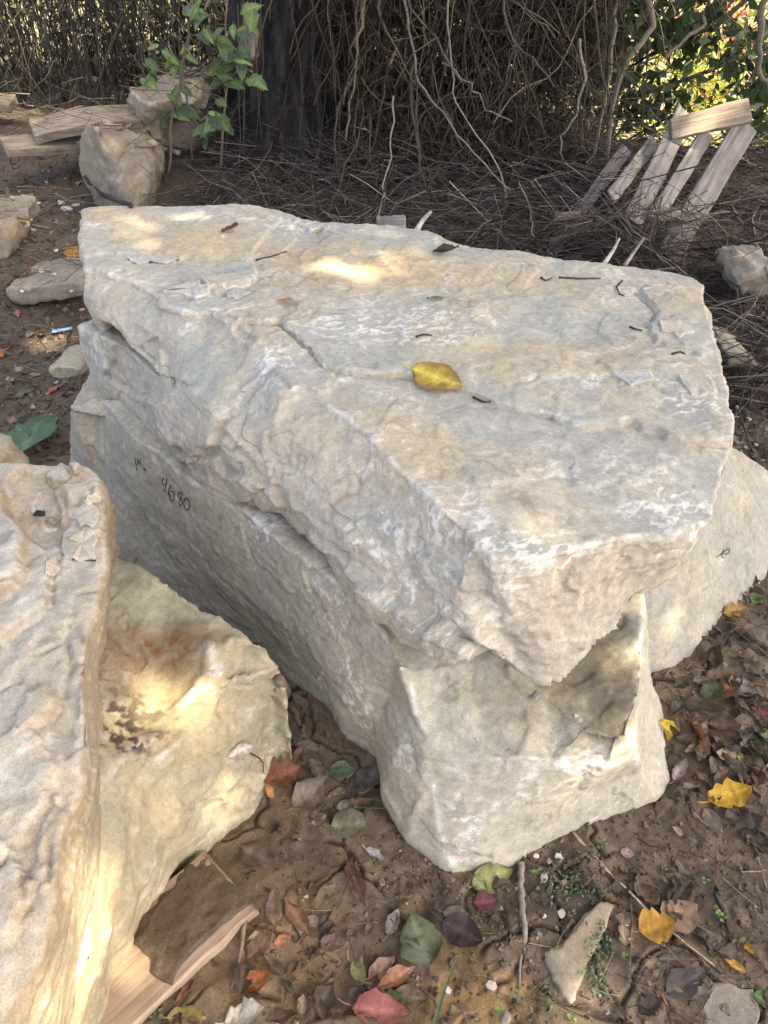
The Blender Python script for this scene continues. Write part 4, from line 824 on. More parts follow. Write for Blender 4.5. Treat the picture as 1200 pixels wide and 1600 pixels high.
# ------------------------------------------------------------------ leaves
def leaf_geo(L, wr, seed, col, edge=None, fold=.25, curl=.3, rip=.06, shape='ovate', serr=.07, stalk=.25, spots=.3):
    r = np.random.default_rng(seed); n, m = 12, 7; t_ = np.linspace(0, 1, n); V = []; C_ = []; col = np.array(col); edge = np.array(edge if edge is not None else col*.8)
    ph = r.uniform(0, 6.28, 4); vein = np.clip(col*1.35+.02, 0, .8)
    for i, t in enumerate(t_):
        if shape == 'ovate': w = math.sin(math.pi*min(1, t**.78))**.8
        elif shape == 'lance': w = math.sin(math.pi*t)**1.1
        elif shape == 'round': w = math.sin(math.pi*t**.9)**.55
        elif shape == 'lobed': w = math.sin(math.pi*t**.85)**.7*(1+.35*math.sin(t*19+ph[0]))
        else: w = math.sin(math.pi*t**.8)**.7*(1+.13*r.normal())
        w = max(w, .02)*wr*L/2*(1+serr*r.normal())
        ang = curl*t*t*1.2; xx = L*t*(1-.12*abs(curl)*t); zz = L*.5*math.sin(ang)*t
        for j in range(m):
            s_ = (j-(m-1)/2)/((m-1)/2); z = zz+abs(s_)*w*math.tan(fold)+rip*L*(math.sin(7*t+ph[1]+2.2*s_)*abs(s_)+.5*math.sin(13*t+ph[2])*s_)*.6
            V.append((xx+r.normal()*.004*L, s_*w*math.cos(fold), z))
            e = abs(s_)**2.5*.8+.25*t**4; c_ = col*(1-e)+edge*e
            if abs(s_) < .05: c_ = vein
            c_ = c_*r.uniform(.82, 1.15)
            if r.random() < spots*.45: c_ = c_*r.uniform(.5, .85)
            C_.append(c_)
    F_ = [(i*m+j, i*m+j+1, (i+1)*m+j+1, (i+1)*m+j) for i in range(n-1) for j in range(m-1)]
    if stalk:
        b0 = len(V); w = .012*L
        for k, (x, z) in enumerate(((.02, .003), (-.5*stalk, .004), (-stalk, .02))):
            for s_ in (-1, 1): V.append((x*L, s_*w+.05*L*k*k*.25, z*L)); C_.append(vein*.8)
        F_ += [(b0, b0+1, b0+3, b0+2), (b0+2, b0+3, b0+5, b0+4)]
    return V, F_, C_
LEAF_N = [0]
def leaf_obj(name, p0, p1, nrm, label=None, group=None, parent=None, lift=.004, thick=True, **kw):
    LEAF_N[0] += 1; m, L = frame_between(p0+np.array(nrm)*lift, p1+np.array(nrm)*lift, nrm)
    V, F_, C_ = leaf_geo(L, seed=1000+LEAF_N[0], **kw); me = bpy.data.meshes.new(name); me.from_pydata(V, [], F_); me.update()
    me.polygons.foreach_set('use_smooth', np.ones(len(F_), dtype=bool)); attr(me, 'tint', [(*np.clip(c_, .004, .9), 1) for c_ in C_], 'FLOAT_COLOR')
    o = link(name, me, M['leaf'], parent)
    if parent is not None: o.matrix_basis = parent.matrix_basis.inverted() @ m
    else: o.matrix_basis = m; setp(o, label, 'leaf', group)
    return o
BR, DB, OR, YE, TA, GY_, GN, PU, RD, WH = (.13, .082, .046), (.055, .040, .028), (.36, .12, .03), (.60, .40, .05), (.36, .24, .15), (.20, .165, .14), (.055, .10, .035), (.075, .035, .045), (.26, .05, .06), (.62, .58, .52)
LV = [  # base px, tip px, width ratio, colour, edge colour, fold, curl, shape, label
 ((643,590),(722,618),.62,(.62,.48,.07),(.34,.12,.05),.10,.10,'ovate','curled yellow-green leaf lying in the middle of the top slab'),
 ((676,396),(718,399),.55,(.10,.06,.04),DB,.6,.5,'ragged','crumpled brown leaf at the back edge of the top slab'),
 ((666,468),(695,469),.32,(.22,.30,.05),None,.2,.1,'lance','small green leaf on the top slab near the orange stain'),
 ((434,471),(459,476),.5,(.55,.30,.10),None,.4,.4,'ovate','tiny orange leaf beside the flake on the top slab'),
 ((346,364),(374,359),.5,(.14,.07,.05),None,.5,.4,'ragged','dark brown leaf scrap at the far left of the top slab'),
 ((494,368),(508,364),.6,(.42,.32,.04),None,.5,.5,'round','tiny yellow bud on the back edge of the top slab'),
 ((1028,1126),(1048,1160),.42,(.66,.50,.04),(.5,.36,.03),.8,-.3,'lance','bright yellow folded leaf against the right foot of the lower block'),
 ((1032,1125),(1064,1144),.28,(.62,.50,.05),None,.8,-.2,'lance','narrow yellow leaf half pointing away from the lower block'),
 ((1073,1126),(1104,1172),.34,(.38,.18,.07),BR,1.0,.1,'lance','rolled orange-brown leaf right of the lower block'),
 ((1106,1254),(1168,1236),.62,(.62,.38,.03),(.5,.28,.03),.35,.4,'ragged','golden ragged leaf on bare mud at the right'),
 ((998,1457),(1052,1444),.95,(.48,.24,.03),(.6,.34,.03),.35,.3,'ragged','amber triangular leaf lying on a straw stem at bottom right'),
 ((1036,1446),(1088,1428),.95,(.46,.31,.20),(.34,.2,.13),.3,.35,'ovate','broad pale tan leaf behind the amber leaf'),
 ((1131,1500),(1165,1524),.48,(.55,.32,.06),None,.3,.2,'ovate','small yellow leaf near the lower right edge'),
 ((1162,1474),(1178,1496),.55,(.55,.30,.03),None,.3,.4,'ragged','eaten yellow scrap above the small yellow leaf at lower right'),
 ((1158,1166),(1215,1172),.85,(.05,.095,.04),None,.2,.2,'ovate','large dark green leaf cut by the right edge'),
 ((1180,1142),(1215,1160),.5,(.28,.36,.16),None,.3,.2,'ovate','light green leaf end above the large green leaf at the right edge'),
 ((1143,1068),(1184,1088),.85,(.33,.28,.25),GY_,.25,.35,'ovate','silvery grey leaf with pale underside at the right'),
 ((1112,1090),(1150,1080),.7,(.32,.11,.035),BR,.5,.4,'ovate','rust-orange leaf beside the silvery grey leaf'),
 ((1098,1096),(1124,1074),.7,(.045,.075,.03),None,.4,.5,'round','dark green curled leaf left of the rust-orange leaf'),
 ((1172,1106),(1210,1122),.5,(.18,.04,.045),DB,.3,.3,'ovate','dark red leaf at the right edge below the grey leaf'),
 ((1108,1190),(1148,1178),.35,(.22,.09,.06),None,.4,.2,'lance','reddish brown narrow leaf above the golden leaf'),
 ((1150,1174),(1159,1196),.5,(.42,.36,.14),None,.3,.2,'ovate','small striped yellow leaf beside the large green leaf'),
 ((1070,1100),(1132,1118),.6,DB,BR,.4,.4,'ovate','dark brown curled leaf right of the lower block'),
 ((1104,1132),(1156,1142),.6,(.15,.085,.055),DB,.4,.5,'ragged','brown cupped leaf below the dark green curled leaf'),
 ((1052,1222),(1072,1194),.5,(.42,.34,.34),GY_,.5,.5,'ragged','pale pinkish torn leaf at the right corner of the lower block'),
 ((1052,1242),(1076,1234),.6,(.20,.09,.06),WH,.7,.6,'ovate','cupped leaf with white rim below the pale torn leaf'),
 ((968,1332),(990,1340),.8,(.42,.30,.27),None,.3,.3,'round','small pinkish leaf scrap on the mud in front of the lower block'),
 ((998,1384),(1032,1422),.6,(.20,.11,.07),BR,.4,.3,'ovate','brown leaf standing by the straw stem'),
 ((1042,1420),(1075,1378),.5,DB,None,.4,.3,'ovate','almost black leaf behind the pale tan leaf'),
 ((1026,1498),(1090,1500),.38,(.12,.075,.065),DB,.3,.2,'lance','dull brown leaf under the end of the straw stem'),
 ((1040,1552),(1100,1520),.6,(.09,.07,.07),None,.3,.3,'ragged','rotting dark leaf left of the flat grey stone'),
 ((1174,944),(1196,925),.45,(.12,.20,.06),None,.4,.3,'ovate','green leaf poking out beneath the block at the right edge'),
 ((1128,958),(1160,952),.6,(.42,.27,.07),None,.5,.4,'lobed','yellow-brown lobed leaf under the block at the right'),
 ((1176,1556),(1215,1572),.7,(.07,.15,.03),None,.2,.2,'ovate','fresh green leaf in the bottom right corner'),
 ((736,1386),(798,1358),.62,(.33,.33,.12),(.22,.24,.1),.15,.2,'ovate','mottled yellow-green leaf at the front tip of the lower block'),
 ((738,1372),(758,1392),.8,(.26,.30,.13),None,.15,.1,'round','round green leaf lobe left of the mottled leaf at the block tip'),
 ((738,1412),(780,1412),.75,(.22,.06,.075),PU,.3,.3,'ovate','maroon leaf below the front tip of the lower block'),
 ((605,1462),(624,1420),.5,(.24,.19,.16),GY_,.3,.25,'ovate','lone grey-brown leaf on the mud at the bottom centre'),
 ((672,1510),(640,1430),.85,(.12,.15,.085),(.06,.10,.03),.12,.2,'ovate','large grey-green leaf at the bottom centre'),
 ((692,1440),(756,1476),.7,(.055,.03,.038),None,.25,.3,'ovate','dark purple leaf beside the large grey-green leaf'),
 ((692,1426),(734,1434),.55,(.24,.20,.16),None,.2,.2,'round','flat grey leaf on top of the dark purple leaf'),
 ((544,1352),(574,1424),.42,(.15,.085,.055),BR,.7,.2,'ragged','long curled brown leaf left of the bottom centre'),
 ((442,1404),(486,1466),.36,(.23,.12,.08),BR,.2,.1,'lance','slender brown leaf beyond the end of the plank'),
 ((428,1448),(428,1394),.45,(.17,.11,.08),GY_,.4,.3,'ovate','grey-brown leaf standing at the end of the plank'),
 ((384,1502),(428,1462),.6,(.17,.10,.075),BR,.3,.3,'ragged','ragged purplish brown leaf below the plank'),
 ((428,1474),(455,1464),.65,(.34,.13,.05),None,.3,.2,'round','small rust-coloured leaf below the slender leaf'),
 ((376,1552),(428,1518),.55,(.40,.13,.03),(.2,.06,.02),.3,.3,'ovate','glossy orange-brown leaf at the bottom left'),
 ((352,1600),(418,1580),.6,(.66,.64,.58),(.4,.38,.3),.5,.4,'ragged','white dried leaf at the bottom edge left of centre'),
 ((552,1506),(572,1544),.6,(.30,.27,.12),None,.5,.3,'ovate','yellowish curled leaf left of the large grey-green leaf'),
 ((576,1534),(618,1498),.5,(.34,.21,.17),None,.4,.3,'ovate','pinkish brown leaf under the large grey-green leaf'),
 ((584,1548),(648,1514),.42,(.42,.19,.11),None,.5,.2,'lance','salmon-coloured folded leaf at the bottom centre'),
 ((548,1572),(645,1592),.5,(.42,.15,.14),(.3,.07,.08),.3,.3,'ovate','large pink-red leaf at the bottom edge'),
 ((594,1556),(642,1572),.45,(.08,.13,.03),None,.2,.2,'ovate','olive green leaf on the pink-red leaf'),
 ((572,1328),(602,1352),.5,(.66,.62,.62),None,.8,.6,'ragged','white curled leaf left of the block tip'),
 ((500,1472),(542,1482),.65,(.22,.15,.13),GY_,.4,.6,'ragged','shrivelled grey-brown leaf on the mud at bottom left of centre'),
 ((378,1325),(438,1360),.6,(.20,.15,.115),(.13,.09,.08),.3,.25,'ovate','wide grey-brown folded leaf beside the tan boulder'),
 ((494,1454),(522,1422),.3,DB,None,.6,.4,'lance','thin dark shrivelled leaf above the shrivelled grey one'),
 ((412,1222),(464,1206),.75,(.26,.095,.05),BR,.3,.35,'lobed','reddish brown leaf in the gap by the tan boulder'),
 ((412,1230),(426,1246),.6,(.55,.27,.07),None,.3,.2,'ovate','small bright orange leaf under the reddish brown leaf'),
 ((456,1198),(476,1168),.45,(.22,.12,.09),None,.4,.3,'ovate','narrow brown leaf pointing up in the gap between the stones'),
 ((458,1264),(514,1222),.7,(.30,.235,.19),GY_,.4,.5,'ragged','big crumpled tan leaf in the gap between the stones'),
 ((484,1186),(512,1234),.42,(.27,.22,.18),None,.4,.3,'ragged','long grey leaf above the crumpled tan leaf'),
 ((462,1166),(504,1174),.6,(.22,.19,.15),None,.3,.3,'ovate','grey leaf at the end of the dark stick'),
 ((514,1206),(558,1208),.75,(.06,.13,.06),(.3,.34,.25),.15,.2,'ovate','dark green leaf in the shade under the lower block'),
 ((590,1198),(562,1252),.7,(.13,.115,.10),None,.2,.4,'ovate','large dull grey leaf leaning on the lower block'),
 ((582,1252),(550,1270),.55,(.17,.22,.15),None,.4,.2,'ovate','pale green leaf beside the large grey leaf at the block'),
 ((518,1292),(574,1288),.9,(.21,.215,.14),None,.15,.2,'round','round mottled sage-coloured leaf left of the block'),
 ((526,1268),(558,1254),.6,(.25,.24,.2),None,.3,.3,'ovate','grey leaf just above the round sage leaf'),
 ((488,1288),(512,1278),.8,(.36,.29,.22),None,.3,.3,'round','small round tan leaf below the crumpled tan leaf'),
 ((262,1592),(326,1594),.55,(.36,.29,.10),None,.3,.3,'ovate','yellowish leaf on the bottom edge beside the plank'),
 ((276,1566),(306,1526),.4,(.24,.085,.06),None,.4,.2,'lance','dark red leaf tucked under the plank edge'),
 ((312,1418),(304,1462),.5,(.15,.08,.05),None,.5,.5,'ragged','dry brown leaf curled on the muddy plank'),
 ((222,1464),(264,1446),.5,(.33,.13,.055),None,.4,.4,'ragged','rusty leaf on the plank against the tan boulder'),
 ((354,1184),(382,1166),.6,(.62,.58,.50),None,.6,.7,'ragged','curled whitish leaf stuck on the flank of the tan boulder'),
 ((104,404),(122,398),.6,(.58,.27,.05),None,.3,.3,'ovate','orange leaf on the slope just left of the top slab'),
 ((26,434),(54,430),.5,(.50,.20,.06),None,.3,.3,'ovate','orange leaf lying above the layered stone'),
 ((-6,548),(8,562),.7,(.62,.22,.04),None,.3,.3,'ovate','bright orange leaf at the left edge'),
 ((72,618),(92,608),.5,(.48,.17,.09),None,.3,.3,'ovate','salmon leaf below the small tan stone on the left'),
 ((24,486),(32,500),.5,(.36,.15,.14),None,.3,.3,'ovate','pinkish leaf below the layered stone'),
 ((22,620),(58,612),.5,(.12,.15,.08),None,.3,.3,'ovate','dull green leaf on the litter at the left'),
 ((70,478),(96,470),.4,(.20,.11,.10),None,.4,.3,'ovate','purplish leaf under the right end of the layered stone'),
 ((32,346),(44,350),.6,(.55,.32,.08),None,.3,.3,'ovate','yellow leaf beside the rounded brown stone'),
 ((54,806),(76,816),.7,(.045,.03,.03),None,.6,.6,'ragged','black withered leaf on top of the flaky slab'),
 ((76,812),(92,826),.55,(.46,.36,.22),None,.4,.3,'ovate','small buff leaf beside the black withered leaf on the slab'),
]
for b0, t0, wr, c_, e_, fo, cu, sh, lab in LV:
    (p0, n0), (p1, n1) = hit(*b0), hit(*t0)
    if np.linalg.norm(p1-p0) > .32:                  # one end slipped past an edge: lay it flat where it starts
        p1 = P(*t0, p0[2])
    nn = n0+n1+np.array([0, 0, 1.2]); nn /= np.linalg.norm(nn)
    if 'middle of the top slab' in lab: nn = np.array([.05, -.62, .78]); p0 = p0+[0, 0, .018]; p1 = p1+[0, 0, .018]
    c_ = np.array(c_)*.80+np.array((.10, .072, .048))*.20; e_ = None if e_ is None else np.array(e_)*.8+np.array((.08, .058, .04))*.2
    leaf_obj('leaf', p0, p1, nn, lab, 'fallen leaves', wr=wr, col=c_, edge=e_, rip=.09, fold=fo, curl=cu, shape=sh, spots=.5, stalk=.22)

# loose leaf litter nobody could count
lt = {'V': [], 'F': [], 'C': []}; nV = 0
zones = [((1040,1200),(960,1330),70,1.0),((940,1200),(1330,1600),38,.9),((380,720),(1400,1600),22,.9),((440,600),(1120,1300),16,.8),((-10,130),(480,720),150,.75),((-10,130),(230,480),150,.6),((1130,1200),(560,960),90,.8),((1090,1200),(1080,1240),40,1.0),((250,900),(300,380),60,.7),((800,1150),(330,440),110,.8),((420,640),(1480,1600),14,1.),((200,300),(1540,1600),12,1.)]
LC = [(.12, .08, .046), (.06, .042, .028), (.19, .15, .11), (.10, .062, .04), (.17, .11, .066), (.24, .175, .11), (.09, .065, .042), (.13, .095, .062), (.07, .055, .04)]
for (x0, x1), (y0, y1), cnt, sc in zones:
    for k in range(cnt):
        g_ = ghit(rng.uniform(x0, x1), rng.uniform(y0, y1))
        if g_ is None: continue
        p, n0 = g_
        L = rng.uniform(.022, .066)*sc; a = rng.uniform(0, 6.28); m, _ = frame_between(p+[0, 0, .003], p+np.array([math.cos(a), math.sin(a), rng.normal()*.15])*L+[0, 0, .008], n0+rng.normal(size=3)*.22)
        V, F_, C_ = leaf_geo(L, rng.uniform(.35, .8), int(rng.integers(1e6)), np.array(LC[rng.integers(0, len(LC))])*rng.uniform(.7, 1.3), None, rng.uniform(.05, .7), rng.uniform(-.3, .5), .10, ('ovate', 'ragged', 'lance')[rng.integers(0, 3)], stalk=0)
        A_ = np.array(m); V = np.array(V)@A_[:3, :3].T+A_[:3, 3]; lt['V'].append(V); lt['F'].append(np.array(F_)+nV); lt['C'].append(np.array(C_)); nV += len(V)
V = np.concatenate(lt['V']); me = mesh_np('leaf_litter', V, np.concatenate(lt['F'])); attr(me, 'tint', np.concatenate([np.clip(np.concatenate(lt['C']), .004, .8), np.ones((len(V), 1))], 1), 'FLOAT_COLOR')
setp(link('leaf_litter', me, M['leaf']), 'dry brown leaf litter scattered over the mud and slope', 'leaf litter', None, 'stuff')

# ------------------------------------------------------------------ sticks, stems, stone chips, seedlings
SK = [([(437,1056),(452,1095),(468,1125),(483,1152)], .011, .006, (.16, .12, .09), 'dark broken stick with pale end under the lower block'),
      ([(814,1350),(812,1385),(818,1430),(817,1490)], .007, .005, (.24, .205, .17), 'knobbly grey stick on the mud below the block tip'),
      ([(816,1490),(811,1545)], .003, .0015, (.24, .205, .17), 'thin broken end of the knobbly grey stick'),
      ([(893,1298),(950,1362),(1030,1440),(1122,1516)], .0035, .002, (.42, .34, .25), 'long straw-coloured stem across the mud at bottom right'),
      ([(1112,1388),(1132,1430),(1145,1492)], .003, .002, (.06, .04, .035), 'thin dark stem at the right of the pale tan leaf'),
      ([(1128,500),(1165,518),(1212,540)], .017, .014, (.26, .22, .18), 'weathered stick right of the top slab'),
      ([(1025,1540),(1045,1580),(1052,1610)], .0022, .0015, (.22, .10, .06), 'reddish stem at the bottom right'),
      ([(985,1395),(988,1440),(984,1510)], .0015, .001, (.22, .17, .13), 'hair-thin stem beside the triangular stone'),
      ([(60,236),(120,222),(180,205),(208,196)], .016, .010, (.24, .20, .17), 'long grey branch in front of the old boards'),
      ([(235,228),(260,233),(282,245)], .022, .014, (.40, .35, .30), 'pale broken branch beside the bulky tan boulder'),
      ([(134,276),(165,305),(205,326)], .011, .007, (.05, .042, .038), 'dark stick leaning across the pointed grey boulder'),
      ([(1180,380),(1195,420),(1215,450)], .009, .006, (.30, .26, .21), 'pale bent twig at the right edge above the rubble'),
      ([(385,1440),(374,1500),(362,1545)], .004, .003, (.20, .15, .11), 'thin brown stick below the plank')]
for pts, r0, r1, c_, lab in SK: stick('stick', [on(x, y, r0*.8) for x, y in pts], r0, r1, c_, lab, wob=r0*.25)
for pts, r0, c_, lab in [([(944,412),(958,392),(968,372)], .010, (.50, .44, .36), 'pale splinter of wood sticking up behind the top slab'), ([(650,362),(660,345),(674,330)], .014, (.46, .40, .33), 'jagged wooden stub behind the middle of the top slab'), ([(976,415),(990,395),(1006,372)], .010, (.30, .26, .22), 'grey splinter leaning beside the pale one')]:
    stick('splinter', [PY(x, y, 2.95+(.0 if k == 0 else .05)) for k, (x, y) in enumerate(pts)], r0, r0*.4, c_, lab)
for k, (pts, lab) in enumerate([([(873,435),(905,437),(938,436)], 'straight twig near the back right of the top slab'), ([(972,440),(963,450),(967,461),(975,464)], 'hooked twig at the right of the top slab'), ([(983,512),(992,516),(1003,518)], 'short twig below the corner flake of the top slab'),
        ([(1050,555),(1062,551),(1070,555)], 'tiny twig right of the corner flake'), ([(650,528),(662,524),(675,526)], 'curved twig above the yellow leaf'), ([(738,622),(755,630),(768,627)], 'tiny twig beside the tip of the yellow leaf'),
        ([(400,408),(425,402),(448,394)], 'dark twig beside the small crack at the back left of the top slab'), ([(115,875),(132,876),(150,878)], 'short dark twig lying on the flaky slab'), ([(205,406),(235,411),(280,408)], 'long dark twig at the far left of the top slab'), ([(845,380+55),(852,440),(862,436)], 'small reddish twig left of the straight twig')]):
    stick('twig', [on(x, y, .003) for x, y in pts], .0028, .0015, (.07, .05, .04), lab, 'twig')
stick('leaf_stalk', [on(379,1170,.004), on(398,1180,.012), on(408,1196,.010), on(409,1208,.006)], .0016, .001, (.05, .035, .03), 'curved dark stalk of the whitish leaf on the tan boulder', 'stalk')
def chip_mesh(seed, col):
    r = random.Random(seed); bm = bmesh.new(); bmesh.ops.create_icosphere(bm, subdivisions=1, radius=1)
    for v in bm.verts: v.co = Vector((v.co.x*r.uniform(.8, 1.2), v.co.y*r.uniform(.6, .9), v.co.z*r.uniform(.3, .55)))
    me = bpy.data.meshes.new('stone_chip'); bm.to_mesh(me); bm.free(); attr(me, 'tint', np.tile([*col, 1], (len(me.vertices), 1)), 'FLOAT_COLOR'); me.materials.append(M['pebble']); return me
CH = [chip_mesh(k, c_) for k, c_ in enumerate([(.52, .50, .47), (.42, .38, .33), (.30, .26, .22), (.58, .56, .54)])]
def chips(spots_, label, group):
    for k, (x, y, s_) in enumerate(spots_):
        p, n0 = hit(x, y); o = bpy.data.objects.new('stone_chip', CH[k % 4]); COL.objects.link(o); d_ = np.linalg.norm(p-_C); s_ = s_*d_/FPX
        o.location = p+np.array([0, 0, s_*.15]); o.scale = (s_, s_, s_); o.rotation_euler = (rng.normal()*.3, rng.normal()*.3, rng.uniform(0, 6)); setp(o, label, 'stone chip', group)
chips([(40,352,6),(48,345,5),(52,360,5),(95,318,7),(105,328,9),(118,322,8),(125,332,5),(85,430,5),(65,425,5),(128,485,7),(120,412,4),(88,392,4),(20,310,4),(48,305,4),(12,300,5),(60,318,4),(88,598,4),(12,592,4),(30,594,4),(35,455,4),(112,455,4)], 'small pale stone chip on the slope left of the top slab', 'chips on the left slope')
chips([(1152,640,7),(1170,655,5),(1165,700,4),(1182,695,6),(1148,620,4),(1160,735,4),(1190,720,5),(1178,600,4)], 'small pale stone chip on the dark soil right of the top slab', 'chips on the right slope')
chips([(873,1340,7),(850,1372,8),(920,1338,6),(838,1338,5),(862,1385,4),(878,1428,9),(895,1440,4),(851,1432,4),(978,1443,5),(768,1540,9),(790,1590,11),(985,1468,4),(700,1548,6)], 'small pale stone chip in the mud at the bottom', 'chips in the mud')
chips([(728,1120,7),(905,1126,6),(836,1088,10),(900,1119,5),(865,1160,6),(745,1155,4),(795,1172,4)], 'crumb of stone on the broken shoulder of the lower block', 'crumbs on the lower block')
# loose flakes on the flaky slab
for k, (px, th, lab) in enumerate([([(70,754),(80,742),(100,728),(112,742),(121,757),(108,766),(82,766)], .022, 'pale wedge of stone lying loose on the flaky slab'), ([(92,770),(104,764),(128,756),(134,762),(118,772),(100,778)], .012, 'thin loose flake beside the pale wedge on the slab'), ([(106,728),(130,731),(124,745),(116,744)], .016, 'tan loose flake at the far rim of the flaky slab')]):
    pts = [on(x, y, 0) for x, y in px]; z0 = min(p[2] for p in pts); b_ = [np.array([p[0], p[1], z0-.004]) for p in [P(x, y, z0) for x, y in px]]; c0 = sum(b_)/len(b_)
    rock('loose_flake', [loft([[c0+(p-c0)*.72+[0, 0, th] for p in b_], [p+[0, 0, th*.35] for p in b_], b_])], .003, M['stone_flaky'], lab, 'stone flake', (0, 0, 1), 60+k, (.002, .001), (.001, 8, 2), .0008, .0006, chip=.0008)
def flake_part(rock_o, px, th, tint, seed, amp=3.5, grow=1.0):
    cq = np.mean(px, 0); px = [tuple(cq+(np.array(q)-cq)*grow) for q in px]
    r = np.random.default_rng(seed); H_ = [hit(*q) for q in jag(px, amp, 3)]; cpx = np.mean(px, 0); hc, nc = hit(*cpx)
    pts = np.array([h_[0] for h_ in H_]); nn = np.mean([h_[1] for h_ in H_], 0)+nc; nn /= np.linalg.norm(nn); c0 = pts.mean(0)
    dev = (pts-c0)@nn; pts = pts-np.clip(np.abs(dev)-.012, 0, None)[:, None]*np.sign(dev)[:, None]*nn; n_ = len(pts)
    base = pts-nn*.006; top = pts+nn*th*r.uniform(.75, 1.15, n_)[:, None]; inn = c0+(pts-c0)*.86+nn*(th*1.08); cen = c0+nn*th*1.1
    V_ = np.concatenate([base, top, inn, cen[None]]); org = np.array(rock_o.location)
    F4 = [(k, (k+1) % n_, n_+(k+1) % n_, n_+k) for k in range(n_)]+[(n_+k, n_+(k+1) % n_, 2*n_+(k+1) % n_, 2*n_+k) for k in range(n_)]; F3 = [(2*n_+k, 2*n_+(k+1) % n_, 3*n_) for k in range(n_)]
    me = bpy.data.meshes.new('flake'); me.from_pydata([tuple(v) for v in V_-org], [], F4+F3); bm = bmesh.new(); bm.from_mesh(me); bmesh.ops.recalc_face_normals(bm, faces=bm.faces[:]); bm.to_mesh(me); bm.free()
    tt = np.array(tint)*r.uniform(.88, 1.1, (len(V_), 1)); tt[:n_] *= .75
    attr(me, 'tint', np.concatenate([tt, np.ones((len(V_), 1))], 1), 'FLOAT_COLOR'); attr(me, 'edge', np.concatenate([np.zeros(n_), r.uniform(0, .9, n_), np.zeros(n_+1)]))
    return link('flake', me, rock_o.data.materials[0], rock_o)
FL = [o for o in ROCKS.values() if o.name.startswith('flaky_boulder')][0]; SL = [o for o in ROCKS.values() if 'largest' in o['label']][0]
TG, TT = (.44, .42, .365), (.47, .415, .32)
for k, (px, th, tn) in enumerate([
    ([(98,862),(118,838),(142,828),(154,846),(150,872),(124,880)], .007, TT), ([(108,802),(134,790),(154,798),(152,818),(126,826)], .006, TT), ([(60,770),(88,790),(86,830),(58,828),(42,800)], .005, TT),
    ([(128,774),(152,768),(157,784),(138,790)], .010, TT), ([(70,880),(84,872),(92,890),(76,902)], .006, TT)]): flake_part(FL, px, th, tn, 700+k, 4, 1.0)
for k, (px, th, tn) in enumerate([
    ([(255,458),(285,447),(312,441),(328,452),(326,463),(298,466)], .007, TG), ([(314,438),(350,433),(394,437),(391,449),(352,457),(324,452)], .009, TT), ([(352,459),(378,455),(392,459),(370,467)], .006, TG), ([(200,404),(240,402),(282,404),(250,412),(212,412)], .005, TG),
    ([(1030,505),(1060,500),(1085,520),(1060,530)], .005, TT), ([(1060,590),(1100,596),(1118,618),(1080,620)], .006, TT), ([(960,585),(1010,580),(1030,596),(985,604)], .005, TG)]): flake_part(SL, px, th, tn, 760+k, 3)
def seedling(x, y, n_, s_, col, name='seedling'):
    p, n0 = hit(x, y); mb = MB()
    for k in range(n_):
        a = rng.uniform(0, 6.28); rr = s_*rng.uniform(.3, 1.6); c0 = np.array([math.cos(a)*rr, math.sin(a)*rr, .006+.008*rng.random()]); q = s_*rng.uniform(.5, .8)
        ring = [c0+np.array([math.cos(b_)*q, math.sin(b_)*q*.8, rng.normal()*.1*q]) for b_ in np.arange(6)*1.047]; cc = tuple(np.array(col)*rng.uniform(.7, 1.3))
        mb.add([c0+[0, 0, -.1*q]]+ring, [(0, 1+i, 1+(i+1) % 6) for i in range(6)], cc); mb.add([c0, c0+[.001, 0, 0], (0.001, 0, -.003), (0, 0, -.003)], [(0, 1, 2, 3)], cc)
    o = link(name, mb.build(name, True), M['leaf'], None, p); setp(o, 'tiny green seedling sprouting from the mud', 'seedling', 'seedlings in the mud')
for x, y, n_, s_ in [(778,1578,4,.007),(830,1365,2,.007),(1125,1432,5,.006),(1100,1380,3,.005),(1038,1357,2,.004),(893,1588,3,.006),(975,1495,3,.006),(1118,1425,3,.006)]: seedling(x, y, n_, s_, (.14, .26, .06))
gc = Bulk()
for cx, cy, sx, sy, n_ in [(875,1372,22,14,120),(905,1392,18,10,60),(945,1480,14,12,80),(930,1515,10,18,70),(935,1455,8,8,20),(840,1555,12,10,30),(810,1560,14,8,24),(855,1570,8,8,20),(935,1330,10,8,16),(250,1585,8,10,24),(940,1550,10,8,20)]:
    for k in range(n_):
        p, n0 = hit(cx+rng.normal()*sx, cy+rng.normal()*sy)
        if p[2] > .06: continue
        s_ = rng.uniform(.004, .009); V_, C_ = leaf_quads((p+[0, 0, .005])[None], np.array([s_]), np.array([(.13, .19, .10)])*rng.uniform(.7, 1.3), flat=.8, aspect=.9); gc.quads(V_, C_)
gc.build('ground_cover', M['leaf'], 'specks of tiny green ground cover around the triangular stone', 'ground cover', 'stuff')
dz_ = Bulk()                                        # bits of straw, root and bark on the soil
for (x0, x1), (y0, y1), cnt in [((1030,1200),(960,1600),220),((380,1000),(1340,1600),120),((-10,150),(240,720),700),((1120,1200),(500,1000),260),((430,620),(1080,1300),30)]:
    for k in range(cnt):
        g_ = ghit(rng.uniform(x0, x1), rng.uniform(y0, y1))
        if g_ is None: continue
        p, n0 = g_
        a = rng.uniform(0, 6.28); L = rng.uniform(.012, .09)*(1+.5*(p[1] > 2)); d_ = np.array([math.cos(a), math.sin(a), rng.normal()*.12])*L
        dz_.tube([p+[0, 0, .003]-d_*.5, p+[0, 0, .005]+rng.normal(size=3)*L*.06, p+[0, 0, .004]+d_*.5], rng.uniform(.0006, .0016), .0005, jitter_col([(.26, .21, .15), (.10, .075, .055), (.05, .04, .033)][rng.integers(0, 3)], .3))
dz_.build('straw_bits', M['twig'], 'bits of straw and root strewn over the soil', 'debris', 'stuff')
